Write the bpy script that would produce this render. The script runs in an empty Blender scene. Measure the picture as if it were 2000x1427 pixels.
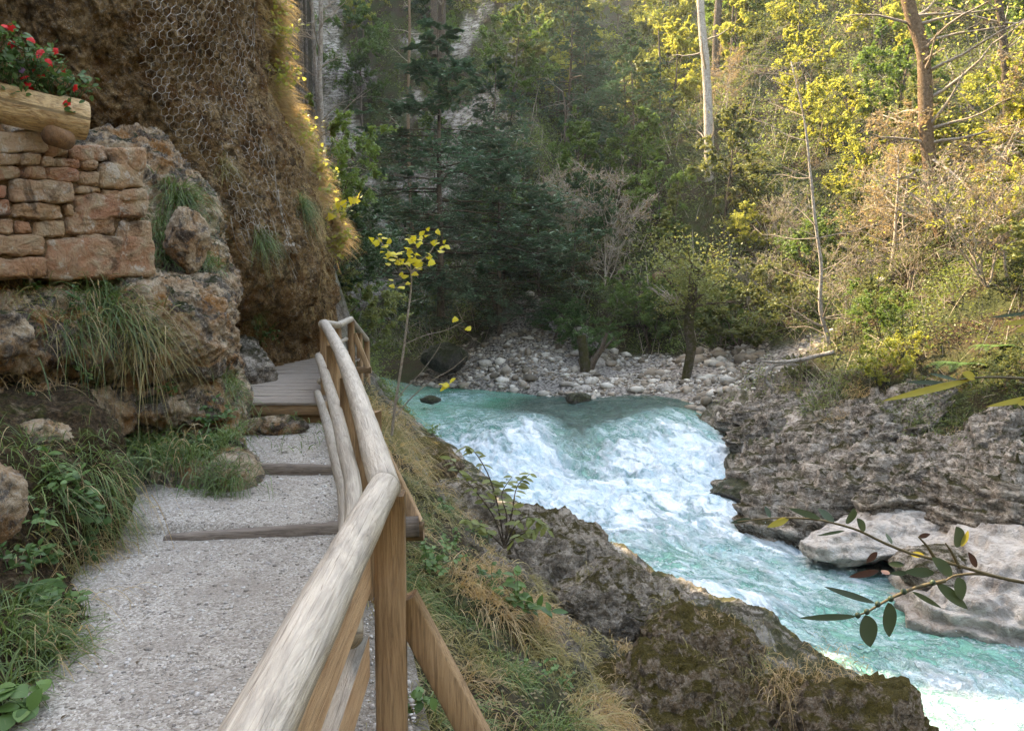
import bpy, math, random
import numpy as np
from mathutils import Vector, Matrix

# ------------------------------------------------------------------ camera, sky, sun, exposure
SC = bpy.context.scene
COL = SC.collection
PITCH = math.radians(4.5)
FPX = 1450.0
CAMZ = 1.65
cam_d = bpy.data.cameras.new('camera'); cam = bpy.data.objects.new('camera', cam_d); COL.objects.link(cam)
cam.location = (0, 0, CAMZ); cam.rotation_euler = (math.radians(90) - PITCH, 0, 0)
cam_d.sensor_width = 36; cam_d.lens = FPX / 2000 * 36; cam_d.clip_start = .05; cam_d.clip_end = 1500
SC.camera = cam
SUN_EL = math.radians(43); SUN_AZ = (-.80, .60)             # horizontal direction towards the sun
w = bpy.data.worlds.new('World'); SC.world = w; w.use_nodes = True
bg = w.node_tree.nodes['Background']; sky = w.node_tree.nodes.new('ShaderNodeTexSky')
sky.sky_type = 'NISHITA'; sky.sun_disc = False; sky.sun_elevation = SUN_EL
sky.sun_rotation = math.atan2(SUN_AZ[0], SUN_AZ[1])
w.node_tree.links.new(sky.outputs[0], bg.inputs[0]); bg.inputs[1].default_value = .15
sd = bpy.data.lights.new('sun', 'SUN'); sun = bpy.data.objects.new('sun', sd); COL.objects.link(sun)
sd.energy = 2.2; sd.angle = math.radians(.5); sd.color = (1, .93, .80)
sdir = Vector((SUN_AZ[0] * math.cos(SUN_EL), SUN_AZ[1] * math.cos(SUN_EL), math.sin(SUN_EL)))
sun.rotation_euler = sdir.to_track_quat('Z', 'Y').to_euler(); sun.location = (0, 0, 40)
SC.view_settings.view_transform = 'Standard'; SC.view_settings.look = 'None'
SC.view_settings.exposure = 3.5; SC.view_settings.gamma = 1
SC.view_settings.use_white_balance = True; SC.view_settings.white_balance_temperature = 9500; SC.view_settings.white_balance_tint = 10      # the camera was balanced for open shade
SC.render.engine = 'CYCLES'
SC.cycles.max_bounces = 7; SC.cycles.diffuse_bounces = 4; SC.cycles.glossy_bounces = 2
SC.cycles.transmission_bounces = 4; SC.cycles.transparent_max_bounces = 4
SC.cycles.sample_clamp_indirect = 4

# ------------------------------------------------------------------ pixel of the photograph -> ray -> point
def ray(px, py):
    px, py = np.broadcast_arrays(np.asarray(px, float), np.asarray(py, float)); dx = (px - 1000) / FPX; dy = (713.5 - py) / FPX
    return np.stack([dx, math.cos(PITCH) + dy * math.sin(PITCH), -math.sin(PITCH) + dy * math.cos(PITCH)], -1)
def P(px, py, Y):
    d = ray(px, py); t = np.asarray(Y, float) / d[..., 1]
    return d * t[..., None] + np.array([0, 0, CAMZ])
def G(px, py, z):
    d = ray(px, py); t = (z - CAMZ) / d[..., 2]
    return d * t[..., None] + np.array([0, 0, CAMZ])
def proj(p):
    p = np.asarray(p, float); y, z = p[..., 1], p[..., 2] - CAMZ
    f = y * math.cos(PITCH) - z * math.sin(PITCH); u = y * math.sin(PITCH) + z * math.cos(PITCH)
    return 1000 + FPX * p[..., 0] / f, 713.5 - FPX * u / f

# ------------------------------------------------------------------ noise
_r = np.random.RandomState(7); _perm = _r.permutation(256); _perm = np.concatenate([_perm] * 3)
_grad = _r.normal(size=(256, 3)); _grad /= np.linalg.norm(_grad, axis=1)[:, None]
def perlin(p):
    p = np.asarray(p, float); i = np.floor(p).astype(int); f = p - i; i &= 255
    u = f * f * f * (f * (f * 6 - 15) + 10); out = 0
    for dx in (0, 1):
        wx = u[..., 0] if dx else 1 - u[..., 0]
        for dy in (0, 1):
            wy = u[..., 1] if dy else 1 - u[..., 1]
            for dz in (0, 1):
                wz = u[..., 2] if dz else 1 - u[..., 2]
                h = _perm[_perm[_perm[(i[..., 0] + dx) & 255] + ((i[..., 1] + dy) & 255)] + ((i[..., 2] + dz) & 255)]
                g = _grad[h]
                out = out + wx * wy * wz * (g[..., 0] * (f[..., 0] - dx) + g[..., 1] * (f[..., 1] - dy) + g[..., 2] * (f[..., 2] - dz))
    return out * 1.6
def fbm(p, scale=1., octv=4, gain=.5, ridged=False, off=0.):
    p = np.asarray(p, float) * scale + off; a = 1.; s = 0; t = 0
    for k in range(octv):
        n = perlin(p)
        if ridged: n = 1 - 2 * np.abs(n)
        s = s + a * n; t += a; a *= gain; p = p * 2.03 + 17.3
    return s / t
def sstep(a, b, x):
    t = np.clip((np.asarray(x, float) - a) / (b - a), 0, 1); return t * t * (3 - 2 * t)
def xyz(x, y, z=0.):
    x, y = np.broadcast_arrays(np.asarray(x, float), np.asarray(y, float)); return np.stack([x, y, np.zeros_like(x) + z], -1)

# ------------------------------------------------------------------ mesh building
class MB:
    def __init__(s): s.V = []; s.Q = []; s.T = []; s.n = 0; s.A = []; s.U = []
    def add(s, V, Q=None, T=None, rnd=0., uv=None):
        V = np.asarray(V, float).reshape(-1, 3)
        if Q is not None and len(Q): s.Q.append(np.asarray(Q, int).reshape(-1, 4) + s.n)
        if T is not None and len(T): s.T.append(np.asarray(T, int).reshape(-1, 3) + s.n)
        s.V.append(V); s.A.append(np.zeros(len(V)) + rnd)
        s.U.append(np.zeros((len(V), 2)) if uv is None else np.asarray(uv, float)); s.n += len(V)
        return s
    def build(s, name, mat, parent=None, smooth=True, attrs=None, uv=False, loc=None):
        V = np.concatenate(s.V) if s.V else np.zeros((0, 3))
        if loc is not None: V = V - np.asarray(loc)
        Q = np.concatenate(s.Q) if s.Q else np.zeros((0, 4), int); T = np.concatenate(s.T) if s.T else np.zeros((0, 3), int)
        me = bpy.data.meshes.new(name); me.vertices.add(len(V)); me.vertices.foreach_set('co', V.ravel().astype(np.float32))
        nl = Q.size + T.size; me.loops.add(nl); li = np.concatenate([Q.ravel(), T.ravel()]).astype(np.int32)
        me.loops.foreach_set('vertex_index', li)
        me.polygons.add(len(Q) + len(T))
        st = np.concatenate([np.arange(len(Q)) * 4, Q.size + np.arange(len(T)) * 3]).astype(np.int32)
        me.polygons.foreach_set('loop_start', st)
        me.update(calc_edges=True)
        if smooth: me.polygons.foreach_set('use_smooth', np.ones(len(me.polygons), bool))
        a = me.attributes.new('rnd', 'FLOAT', 'POINT'); a.data.foreach_set('value', np.concatenate(s.A).astype(np.float32))
        for k, v in (attrs or {}).items():
            a = me.attributes.new(k, 'FLOAT', 'POINT'); a.data.foreach_set('value', np.asarray(v).ravel().astype(np.float32))
        if uv:
            U = np.concatenate(s.U); l = me.uv_layers.new(name='UVMap'); l.data.foreach_set('uv', U[li].ravel().astype(np.float32))
        if mat: me.materials.append(mat)
        o = bpy.data.objects.new(name, me); COL.objects.link(o)
        if parent: o.parent = parent
        if loc is not None: o.location = loc
        return o
def tag(o, label=None, cat=None, group=None, kind=None):
    if label: o['label'] = label
    if cat: o['category'] = cat
    if group: o['group'] = group
    if kind: o['kind'] = kind
    return o
def thing(name, label, cat, loc=(0, 0, 0), group=None):
    o = bpy.data.objects.new(name, None); COL.objects.link(o); o.location = loc; o.empty_display_size = .2
    return tag(o, label, cat, group)
def grid_q(nr, nc):
    i = np.arange(nr * nc).reshape(nr, nc)
    return np.stack([i[:-1, :-1], i[:-1, 1:], i[1:, 1:], i[1:, :-1]], -1).reshape(-1, 4)
def tube(mb, pts, rad, sides=6, cap=True, rnd=0., rough=0., seed=0):
    pts = np.asarray(pts, float); n = len(pts); rad = np.zeros(n) + rad
    tan = np.gradient(pts, axis=0); tan /= np.linalg.norm(tan, axis=1)[:, None] + 1e-9
    up = np.array([0, 0, 1.]) if abs(tan[:, 2]).mean() < .85 else np.array([1., 0, 0])
    a = np.cross(tan, up); a /= np.linalg.norm(a, axis=1)[:, None] + 1e-9; b = np.cross(a, tan)
    th = np.arange(sides) * 2 * math.pi / sides
    ring = a[:, None] * np.cos(th)[None, :, None] + b[:, None] * np.sin(th)[None, :, None]
    V = pts[:, None] + ring * rad[:, None, None]
    if rough: V = V + ring * (fbm(V + seed, 6., 3)[..., None] * rough)
    L = np.concatenate([[0], np.cumsum(np.linalg.norm(np.diff(pts, axis=0), axis=1))])
    uv = np.stack([np.broadcast_to(th / 6.283, (n, sides)), np.broadcast_to(L[:, None], (n, sides))], -1).reshape(-1, 2)
    i = np.arange(n * sides).reshape(n, sides); j = np.roll(i, -1, 1)
    Q = np.stack([i[:-1], j[:-1], j[1:], i[1:]], -1).reshape(-1, 4)
    V = V.reshape(-1, 3); T = []
    if cap:
        V = np.concatenate([V, pts[:1], pts[-1:]]); uv = np.concatenate([uv, uv[:1], uv[-1:]]); c0, c1 = n * sides, n * sides + 1
        for k in range(sides):
            T.append((c0, (k + 1) % sides, k)); T.append((c1, (n - 1) * sides + k, (n - 1) * sides + (k + 1) % sides))
    mb.add(V, Q, T, rnd, uv)
def curve_pts(ctrl, n):                                   # Catmull-Rom through rows of ctrl
    c = np.asarray(ctrl, float); c = np.concatenate([2 * c[:1] - c[1:2], c, 2 * c[-1:] - c[-2:-1]]); m = len(c) - 3
    t = np.linspace(0, m - 1e-6, n); k = t.astype(int); f = (t - k).reshape((-1,) + (1,) * (c.ndim - 1))
    p0, p1, p2, p3 = c[k], c[k + 1], c[k + 2], c[k + 3]
    return .5 * ((2 * p1) + (-p0 + p2) * f + (2 * p0 - 5 * p1 + 4 * p2 - p3) * f * f + (-p0 + 3 * p1 - 3 * p2 + p3) * f ** 3)
def boxm(mb, a, b, w_, h_, up=(0, 0, 1), bev=.006, rnd=0., seg=6):   # squared timber from a to b, w_ across, h_ along up, chamfered
    a = np.asarray(a, float); b = np.asarray(b, float); t = b - a; L = np.linalg.norm(t); t = t / L
    up = np.asarray(up, float); s = np.cross(t, up); s /= np.linalg.norm(s); u = np.cross(s, t)
    hw, hh = w_ / 2, h_ / 2; c = bev
    prof = [(-hw + c, -hh), (hw - c, -hh), (hw, -hh + c), (hw, hh - c), (hw - c, hh), (-hw + c, hh), (-hw, hh - c), (-hw, -hh + c)]
    ks = np.linspace(0, 1, seg); V = []; U = []
    for k in ks:
        for q in prof: V.append(a + t * L * k + s * q[0] + u * q[1]); U.append((q[0] + q[1], L * k))
    n = 8; i = np.arange(seg * n).reshape(seg, n); j = np.roll(i, -1, 1)
    Q = np.stack([i[:-1], j[:-1], j[1:], i[1:]], -1).reshape(-1, 4)
    T = [(0, k, k + 1) for k in range(1, n - 1)] + [((seg - 1) * n, (seg - 1) * n + k + 1, (seg - 1) * n + k) for k in range(1, n - 1)]
    mb.add(V, Q, T, rnd, U)
def leafq(mb, C, size, rng, up=.5, asp=.55, rnd=None, dirs=None):      # many small leaves, rhombus with a folded midrib
    C = np.asarray(C, float); n = len(C); size = np.zeros(n) + size
    nr = rng.normal(size=(n, 3)); nr /= np.linalg.norm(nr, axis=1)[:, None]; nr[:, 2] = np.abs(nr[:, 2]) + up
    nr /= np.linalg.norm(nr, axis=1)[:, None]
    d = rng.normal(size=(n, 3)) if dirs is None else dirs + rng.normal(size=(n, 3)) * .35
    d -= nr * (d * nr).sum(1)[:, None]; d /= np.linalg.norm(d, axis=1)[:, None] + 1e-9; s = np.cross(d, nr)
    h = size[:, None] * .5
    V = np.stack([C - d * h, C + s * h * asp * 1.0 + nr * h * .15 - d * h * .1, C + d * h, C - s * h * asp + nr * h * .15 - d * h * .1], 1)
    r = rng.rand(n) if rnd is None else rnd
    mb.add(V.reshape(-1, 3), np.arange(n * 4).reshape(n, 4), None, np.repeat(r, 4))
def blades(mb, R, D, L, W, droop, rng, seg=5, rnd=None):               # grass blades
    R = np.asarray(R, float); n = len(R); L = np.zeros(n) + L; W = np.zeros(n) + W; droop = np.zeros(n) + droop
    D = D / (np.linalg.norm(D, axis=1)[:, None] + 1e-9); t = np.linspace(0, 1, seg)[None, :, None]
    p = R[:, None] + D[:, None] * L[:, None, None] * t + np.array([0, 0, -1.]) * (droop * L)[:, None, None] * t ** 2.2
    s = np.stack([-D[:, 1], D[:, 0], rng.normal(size=n) * .3], 1) + rng.normal(size=(n, 3)) * .25; s /= np.linalg.norm(s, axis=1)[:, None] + 1e-9
    wd = (W[:, None] * (1 - np.linspace(0, 1, seg)[None]) ** .6)[..., None] * .5 + 1e-4
    V = np.stack([p - s[:, None] * wd, p + s[:, None] * wd], 2)        # n,seg,2,3
    i = np.arange(n * seg * 2).reshape(n, seg, 2)
    Q = np.stack([i[:, :-1, 0], i[:, :-1, 1], i[:, 1:, 1], i[:, 1:, 0]], -1).reshape(-1, 4)
    r = rng.rand(n) if rnd is None else np.zeros(n) + rnd
    mb.add(V.reshape(-1, 3), Q, None, np.repeat(r, seg * 2))
def ico(sub):
    import bmesh
    bm = bmesh.new(); bmesh.ops.create_icosphere(bm, subdivisions=sub, radius=1)
    V = np.array([v.co[:] for v in bm.verts]); T = np.array([[v.index for v in f.verts] for f in bm.faces]); bm.free(); return V, T
ICO = {k: ico(k) for k in (1, 2, 5, 6)}
def rotm(rx, ry, rz): return np.array((Matrix.Rotation(rz, 3, 'Z') @ Matrix.Rotation(ry, 3, 'Y') @ Matrix.Rotation(rx, 3, 'X')))
def rock_mesh(dims, seed, sub=5, amp=.28, cuts=7, strata=0., sdirn=(.5, 0, .9)):
    V, T = ICO[sub]; V = V.copy(); rng = np.random.RandomState(seed)
    for k in range(cuts):
        nrm = rng.normal(size=3); nrm /= np.linalg.norm(nrm); d = rng.uniform(.62, .85); e = V @ nrm - d
        V = V - nrm * (np.maximum(e, 0) * .85)[:, None]
    V = V * np.asarray(dims) / 2
    s = np.mean(dims) / 2; n0 = V / (np.asarray(dims) / 2) ** 2; n0 /= np.linalg.norm(n0, axis=1)[:, None] + 1e-9
    V = V + n0 * (fbm(V + seed * 3.1, 1.1 / s, 5, .5)[:, None] * amp * s) + n0 * (fbm(V + seed, 3.5 / s, 4, .6, True)[:, None] * amp * .42 * s) + n0 * (fbm(V + seed, 11. / s, 4, .6)[:, None] * .028 * s)
    if strata:
        q = V @ np.asarray(sdirn) + fbm(V + seed, .8 / s, 3) * .25 * s
        V = V + n0 * (np.abs(((q / (.16 * s)) % 1) - .5)[:, None] * strata * s)
    return V, T
# ------------------------------------------------------------------ materials
class NB:
    def __init__(s, name):
        s.m = bpy.data.materials.new(name); s.m.use_nodes = True; s.t = s.m.node_tree; s.t.nodes.clear()
        s.out = s.n('ShaderNodeOutputMaterial')
    def n(s, k, **kw):
        x = s.t.nodes.new(k)
        for a, b in kw.items(): setattr(x, a, b)
        return x
    def link(s, o, i):
        if hasattr(o, 'is_output') or isinstance(o, bpy.types.NodeSocket): s.t.links.new(o, i)
        else: i.default_value = o
    def coord(s, scale=None, kind='Object', rot=None):
        c = s.n('ShaderNodeTexCoord').outputs[kind]
        if scale is None and rot is None: return c
        mp = s.n('ShaderNodeMapping'); s.link(c, mp.inputs[0])
        if scale is not None: mp.inputs['Scale'].default_value = scale
        if rot is not None: mp.inputs['Rotation'].default_value = rot
        return mp.outputs[0]
    def noise(s, sc, det=5, ro=.55, dist=0., vec=None, col=False):
        x = s.n('ShaderNodeTexNoise'); x.inputs['Scale'].default_value = sc; x.inputs['Detail'].default_value = det
        x.inputs['Roughness'].default_value = ro; x.inputs['Distortion'].default_value = dist
        if vec is not None: s.link(vec, x.inputs['Vector'])
        return x.outputs[1 if col else 0]
    def vor(s, sc, feat='F1', vec=None, out='Distance', rand=1.):
        x = s.n('ShaderNodeTexVoronoi', feature=feat); x.inputs['Scale'].default_value = sc; x.inputs['Randomness'].default_value = rand
        if vec is not None: s.link(vec, x.inputs['Vector'])
        return x.outputs[out]
    def ramp(s, f, pts, interp='LINEAR'):
        x = s.n('ShaderNodeValToRGB'); s.link(f, x.inputs[0]); e = x.color_ramp.elements; x.color_ramp.interpolation = interp
        while len(e) < len(pts): e.new(.5)
        for el, (p_, c) in zip(e, pts):
            el.position = p_; el.color = (*c, 1) if isinstance(c, tuple) else (c, c, c, 1)
        return x.outputs[0]
    def mix(s, f, a, b, mode='MIX'):
        x = s.n('ShaderNodeMix', data_type='RGBA', blend_type=mode); s.link(f, x.inputs[0])
        for v, i in ((a, 6), (b, 7)): s.link((*v, 1) if isinstance(v, tuple) else v, x.inputs[i])
        return x.outputs[2]
    def math(s, op, a, b=0., clamp=False):
        x = s.n('ShaderNodeMath', operation=op, use_clamp=clamp); s.link(a, x.inputs[0]); s.link(b, x.inputs[1]); return x.outputs[0]
    def attr(s, name): return s.n('ShaderNodeAttribute', attribute_name=name).outputs['Fac']
    def objrand(s): return s.n('ShaderNodeObjectInfo').outputs['Random']
    def nz(s):
        x = s.n('ShaderNodeSeparateXYZ'); s.link(s.n('ShaderNodeNewGeometry').outputs['Normal'], x.inputs[0]); return x.outputs[2]
    def bump(s, h, st=1., d=.02, nrm=None):
        x = s.n('ShaderNodeBump'); s.link(h, x.inputs['Height']); x.inputs['Strength'].default_value = st; x.inputs['Distance'].default_value = d
        if nrm is not None: s.link(nrm, x.inputs['Normal'])
        return x.outputs[0]
    def pbr(s, col, rough=.8, nrm=None, spec=.3, sss=None):
        x = s.n('ShaderNodeBsdfPrincipled'); s.link((*col, 1) if isinstance(col, tuple) else col, x.inputs['Base Color'])
        s.link(rough, x.inputs['Roughness']); s.link(spec, x.inputs['Specular IOR Level'])
        if nrm is not None: s.link(nrm, x.inputs['Normal'])
        return x.outputs[0]
    def fin(s, sh): s.link(sh, s.out.inputs[0]); return s.m

def leaf_mat(name, dark, light, trans=None, tfac=.42, var=.5, rough=.5):
    b = NB(name); r = b.attr('rnd'); o = b.objrand()
    f = b.math('ADD', b.math('MULTIPLY', r, 1 - var), b.math('MULTIPLY', o, var))
    c = b.ramp(f, [(0., dark), (.55, tuple((np.array(dark) + np.array(light)) / 2)), (1., light)])
    p_ = b.pbr(c, rough, None, .35)
    t = b.n('ShaderNodeBsdfTranslucent')
    tc = b.mix(.6, c, tuple(trans or light)); b.link(tc, t.inputs[0])
    m = b.n('ShaderNodeMixShader'); m.inputs[0].default_value = tfac; b.link(p_, m.inputs[1]); b.link(t.outputs[0], m.inputs[2])
    return b.fin(m.outputs[0])
def rock_mat(name, pale, mid, dark, moss=(.045, .055, .012), mossy=.5, white=.5, sc=1., stain=.5, bump=1., warm=None, wet=False, crack=.55, layer=0., grey=0.):
    b = NB(name); v = b.coord()
    n1 = b.noise(1.3 * sc, 8, .62, .4, v); n2 = b.noise(6 * sc, 8, .7, .8, v); n3 = b.noise(28 * sc, 6, .7, 0, v)
    vo = b.vor(9 * sc, 'DISTANCE_TO_EDGE', b.mix(.12, v, b.noise(5 * sc, 4, .6, 0, v, True)))
    c = b.ramp(n2, [(.28, dark), (.45, mid), (.62, pale), (.8, tuple(min(1, k * 1.25) for k in pale))])
    if warm: c = b.mix(b.ramp(n1, [(.45, 0.), (.62, 1.)]), c, b.mix(n2, warm, tuple(k * 1.7 for k in warm)))
    if layer:
        ly = b.noise(1., 7, .68, .6, b.coord((1.1 * sc, 1.1 * sc, 5. * sc), rot=(0, -.42, 0)))
        c = b.mix(b.math('MULTIPLY', b.ramp(ly, [(.50, 0.), (.60, 1.)]), layer), c, tuple(min(1, k * 1.35) for k in pale)); c = b.mix(b.math('MULTIPLY', b.ramp(ly, [(.36, 1.), (.44, 0.)]), layer), c, dark)
    if grey: c = b.mix(b.math('MULTIPLY', b.ramp(b.noise(1.9 * sc, 8, .7, .7, v), [(.50, 0.), (.56, 1.)]), grey), c, b.ramp(n2, [(.4, (.045, .043, .045)), (.6, (.13, .12, .12)), (.75, (.30, .28, .26))]))
    # lichen flecks
    c = b.mix(b.math('MULTIPLY', b.ramp(b.noise(38 * sc, 4, .7, .2, v), [(.60, 0.), (.67, 1.)]), white), c, (.66, .58, .49))
    wf = b.ramp(b.noise(11 * sc, 7, .75, .3, v), [(.56, 0.), (.64, 1.)])
    c = b.mix(b.math('MULTIPLY', wf, white), c, (.52, .47, .41))
    st = b.ramp(b.noise(2.4 * sc, 7, .7, .9, v), [(.50, 0.), (.60, 1.)]); c = b.mix(b.math('MULTIPLY', st, stain), c, tuple(k * .35 for k in dark))
    cr = b.ramp(vo, [(0., 1.), (.05, 0.)]); c = b.mix(b.math('MULTIPLY', cr, crack), c, tuple(k * .3 for k in dark))
    ms = b.math('ADD', b.math('MULTIPLY', b.nz(), .35), b.noise(1.9 * sc, 7, .72, .3, v))
    th = 1.02 - mossy * .45
    mf = b.ramp(ms, [(max(0, th - .16), 0.), (min(1, th - .04), 1.)])
    mc = b.ramp(n3, [(.35, tuple(k * .25 for k in moss)), (.62, moss), (.8, tuple(k * 1.8 for k in moss))])
    if mossy > 0: c = b.mix(mf, c, mc)
    h = b.math('ADD', b.math('MULTIPLY', n2, .9), b.math('MULTIPLY', n3, .35)); h = b.math('SUBTRACT', h, b.math('MULTIPLY', cr, .45 * crack))
    nn = b.bump(h, 1., .16 * bump / sc)
    return b.fin(b.pbr(c, .35 if wet else .88, nn, .5 if wet else .2))
def wood_mat(name, c1, c2, grain=(30, 30, 1.4), knots=True, dark=(.05, .028, .015), rough=.7, weather=None, bs=.25, uvg=False, streak=.5):
    b = NB(name)
    v = b.coord(None, 'UV') if uvg else b.coord()
    mp = b.n('ShaderNodeMapping'); b.link(v, mp.inputs[0]); mp.inputs['Scale'].default_value = grain
    o = b.objrand(); cmb = b.n('ShaderNodeCombineXYZ'); b.link(b.math('MULTIPLY', o, 37.), cmb.inputs[0]); b.link(b.math('MULTIPLY', b.attr('rnd'), 23.), cmb.inputs[1])
    b.link(cmb.outputs[0], mp.inputs['Location'])
    g = b.noise(1., 6, .65, 1.6, mp.outputs[0]); g2 = b.noise(3.5, 4, .6, .4, mp.outputs[0])
    c = b.ramp(g, [(.3, c2), (.52, c1), (.75, tuple(min(1, k * 1.2) for k in c1))])
    c = b.mix(b.math('MULTIPLY', b.ramp(g2, [(.5, 0.), (.68, 1.)]), streak), c, dark)
    sp = b.ramp(b.noise(9, 6, .7, .5, b.coord()), [(.58, 0.), (.70, 1.)])
    c = b.mix(b.math('MULTIPLY', sp, .4), c, tuple(k * .45 for k in c1))
    if uvg and knots:
        kv = b.n('ShaderNodeMapping'); b.link(v, kv.inputs[0]); kv.inputs['Scale'].default_value = (1.6, 3.4, 1); b.link(cmb.outputs[0], kv.inputs['Location'])
        kd = b.vor(1., 'F1', b.mix(.06, kv.outputs[0], b.noise(6, 3, .6, 0, b.coord(), True)))
        kf = b.ramp(kd, [(.035, 1.), (.085, .35), (.13, .0)])
        ck = b.n('ShaderNodeMapping'); b.link(v, ck.inputs[0]); ck.inputs['Scale'].default_value = (26, .9, 1); b.link(cmb.outputs[0], ck.inputs['Location'])
        cf = b.ramp(b.math('ABSOLUTE', b.math('SUBTRACT', b.noise(1., 3, .5, .3, ck.outputs[0]), .5)), [(.0, 1.), (.012, 0.)])
    if weather:
        wf = b.ramp(b.math('ADD', b.math('MULTIPLY', b.nz(), .5), b.noise(3, 6, .65, .5, b.coord())), [(.45, 0.), (.85, 1.)])
        c = b.mix(b.math('MULTIPLY', wf, .85), c, b.mix(b.ramp(g, [(.32, 0.), (.62, 1.)]), tuple(k * .58 for k in weather), weather))
    if uvg and knots: c = b.mix(b.math('MULTIPLY', b.math('MAXIMUM', kf, b.math('MULTIPLY', cf, .8)), .85), c, tuple(k * .8 for k in dark))
    nn = b.bump(b.math('ADD', g, b.math('MULTIPLY', g2, .5)), min(1, bs * 2), .02)
    return b.fin(b.pbr(c, rough, nn, .3))

M = {}
M['cliff'] = rock_mat('cliff_rock', (.50, .33, .165), (.29, .17, .072), (.095, .056, .026), moss=(.05, .05, .015), mossy=.12, white=.75, sc=1.9, stain=.7, bump=2.2, warm=(.17, .08, .025))
M['ledge'] = rock_mat('ledge_rock', (.66, .52, .38), (.46, .32, .20), (.14, .10, .07), moss=(.045, .05, .012), mossy=.25, white=.85, sc=2.2, stain=.5, crack=.12, grey=.8, bump=1.2, warm=(.28, .13, .045))
M['limestone'] = rock_mat('river_limestone', (.50, .43, .36), (.22, .17, .125), (.045, .033, .022), moss=(.07, .06, .016), mossy=.22, white=.9, sc=1.5, stain=.5, bump=1.3, layer=.8)
M['smooth_stone'] = rock_mat('washed_limestone', (.58, .53, .48), (.46, .41, .36), (.20, .15, .12), mossy=0, white=.25, sc=.8, stain=.45, bump=.7, crack=.0, layer=.3)
M['wet_rock'] = rock_mat('wet_rock', (.10, .085, .065), (.055, .045, .033), (.02, .017, .013), moss=(.05, .055, .01), mossy=.7, white=.08, sc=1.3, stain=.5, wet=True)
M['dark_rock'] = rock_mat('mossy_dark_rock', (.44, .34, .25), (.23, .15, .085), (.05, .032, .018), moss=(.13, .095, .018), mossy=.44, white=.85, sc=3.4, stain=.7, bump=1.8)
M['near_rock'] = rock_mat('bank_limestone', (.50, .42, .34), (.28, .215, .155), (.08, .06, .04), moss=(.10, .075, .016), mossy=.26, white=1., sc=2.8, stain=.6, bump=1.8, layer=.6)
def stone_mat():
    b = NB('dressed_stone'); v = b.coord(); r = b.attr('rnd'); n = b.noise(5, 8, .68, .7, v); n3 = b.noise(40, 5, .7, 0, v)
    base = b.ramp(r, [(0, (.42, .21, .115)), (.35, (.50, .30, .17)), (.7, (.44, .19, .11)), (1, (.54, .35, .22))])
    c = b.mix(b.ramp(n, [(.42, 0.), (.62, 1.)]), base, (.52, .38, .25)); c = b.mix(b.ramp(b.noise(7, 8, .75, .3, v), [(.55, 0.), (.62, .85)]), c, (.62, .53, .44))
    c = b.mix(b.ramp(b.noise(3.1, 8, .7, 1., v), [(.52, 0.), (.62, .8)]), c, (.11, .065, .04))
    return b.fin(b.pbr(c, .88, b.bump(b.math('ADD', n, b.math('MULTIPLY', n3, .35)), 1., .12), .2))
M['stone'] = stone_mat()
def mortar():
    b = NB('mortar'); v = b.coord(); n = b.noise(14, 8, .7, .5, v)
    c = b.ramp(n, [(.35, (.05, .03, .018)), (.55, (.20, .125, .07)), (.75, (.36, .24, .14))])
    return b.fin(b.pbr(c, .95, b.bump(n, 1., .06), .1))
M['mortar'] = mortar()
def gravel():
    b = NB('path_gravel'); v = b.coord()
    vw = b.mix(.03, v, b.noise(9, 3, .6, 0, v, True)); d1 = b.vor(95, 'F1', vw); c1 = b.vor(95, 'F1', vw, 'Color'); n = b.noise(2.2, 7, .65, .4, v); n2 = b.noise(150, 4, .7, 0, v); n4 = b.noise(16, 6, .7, .3, v)
    sx = b.n('ShaderNodeSeparateColor'); b.link(c1, sx.inputs[0])
    c = b.ramp(sx.outputs[0], [(0, (.22, .185, .155)), (.4, (.42, .365, .31)), (.85, (.55, .49, .43)), (1, (.70, .645, .58))])
    c = b.mix(b.ramp(n, [(.35, .55), (.6, 0.)]), c, (.29, .24, .20)); c = b.mix(b.ramp(n4, [(.57, 0.), (.68, .6)]), c, (.17, .135, .11))
    c = b.mix(b.ramp(n2, [(.60, 0.), (.72, .6)]), c, (.10, .085, .07)); c = b.mix(b.ramp(b.noise(5, 8, .75, .8, v), [(.55, 0.), (.68, .55)]), c, (.24, .19, .15))
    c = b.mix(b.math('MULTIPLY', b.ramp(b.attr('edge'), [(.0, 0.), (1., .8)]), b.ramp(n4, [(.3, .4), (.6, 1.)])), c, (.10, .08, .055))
    h = b.math('ADD', b.math('MULTIPLY', d1, -.6), b.math('ADD', n2, b.math('MULTIPLY', n4, 1.2)))
    return b.fin(b.pbr(c, .92, b.bump(h, .9, .012), .15))
M['gravel'] = gravel()
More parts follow.
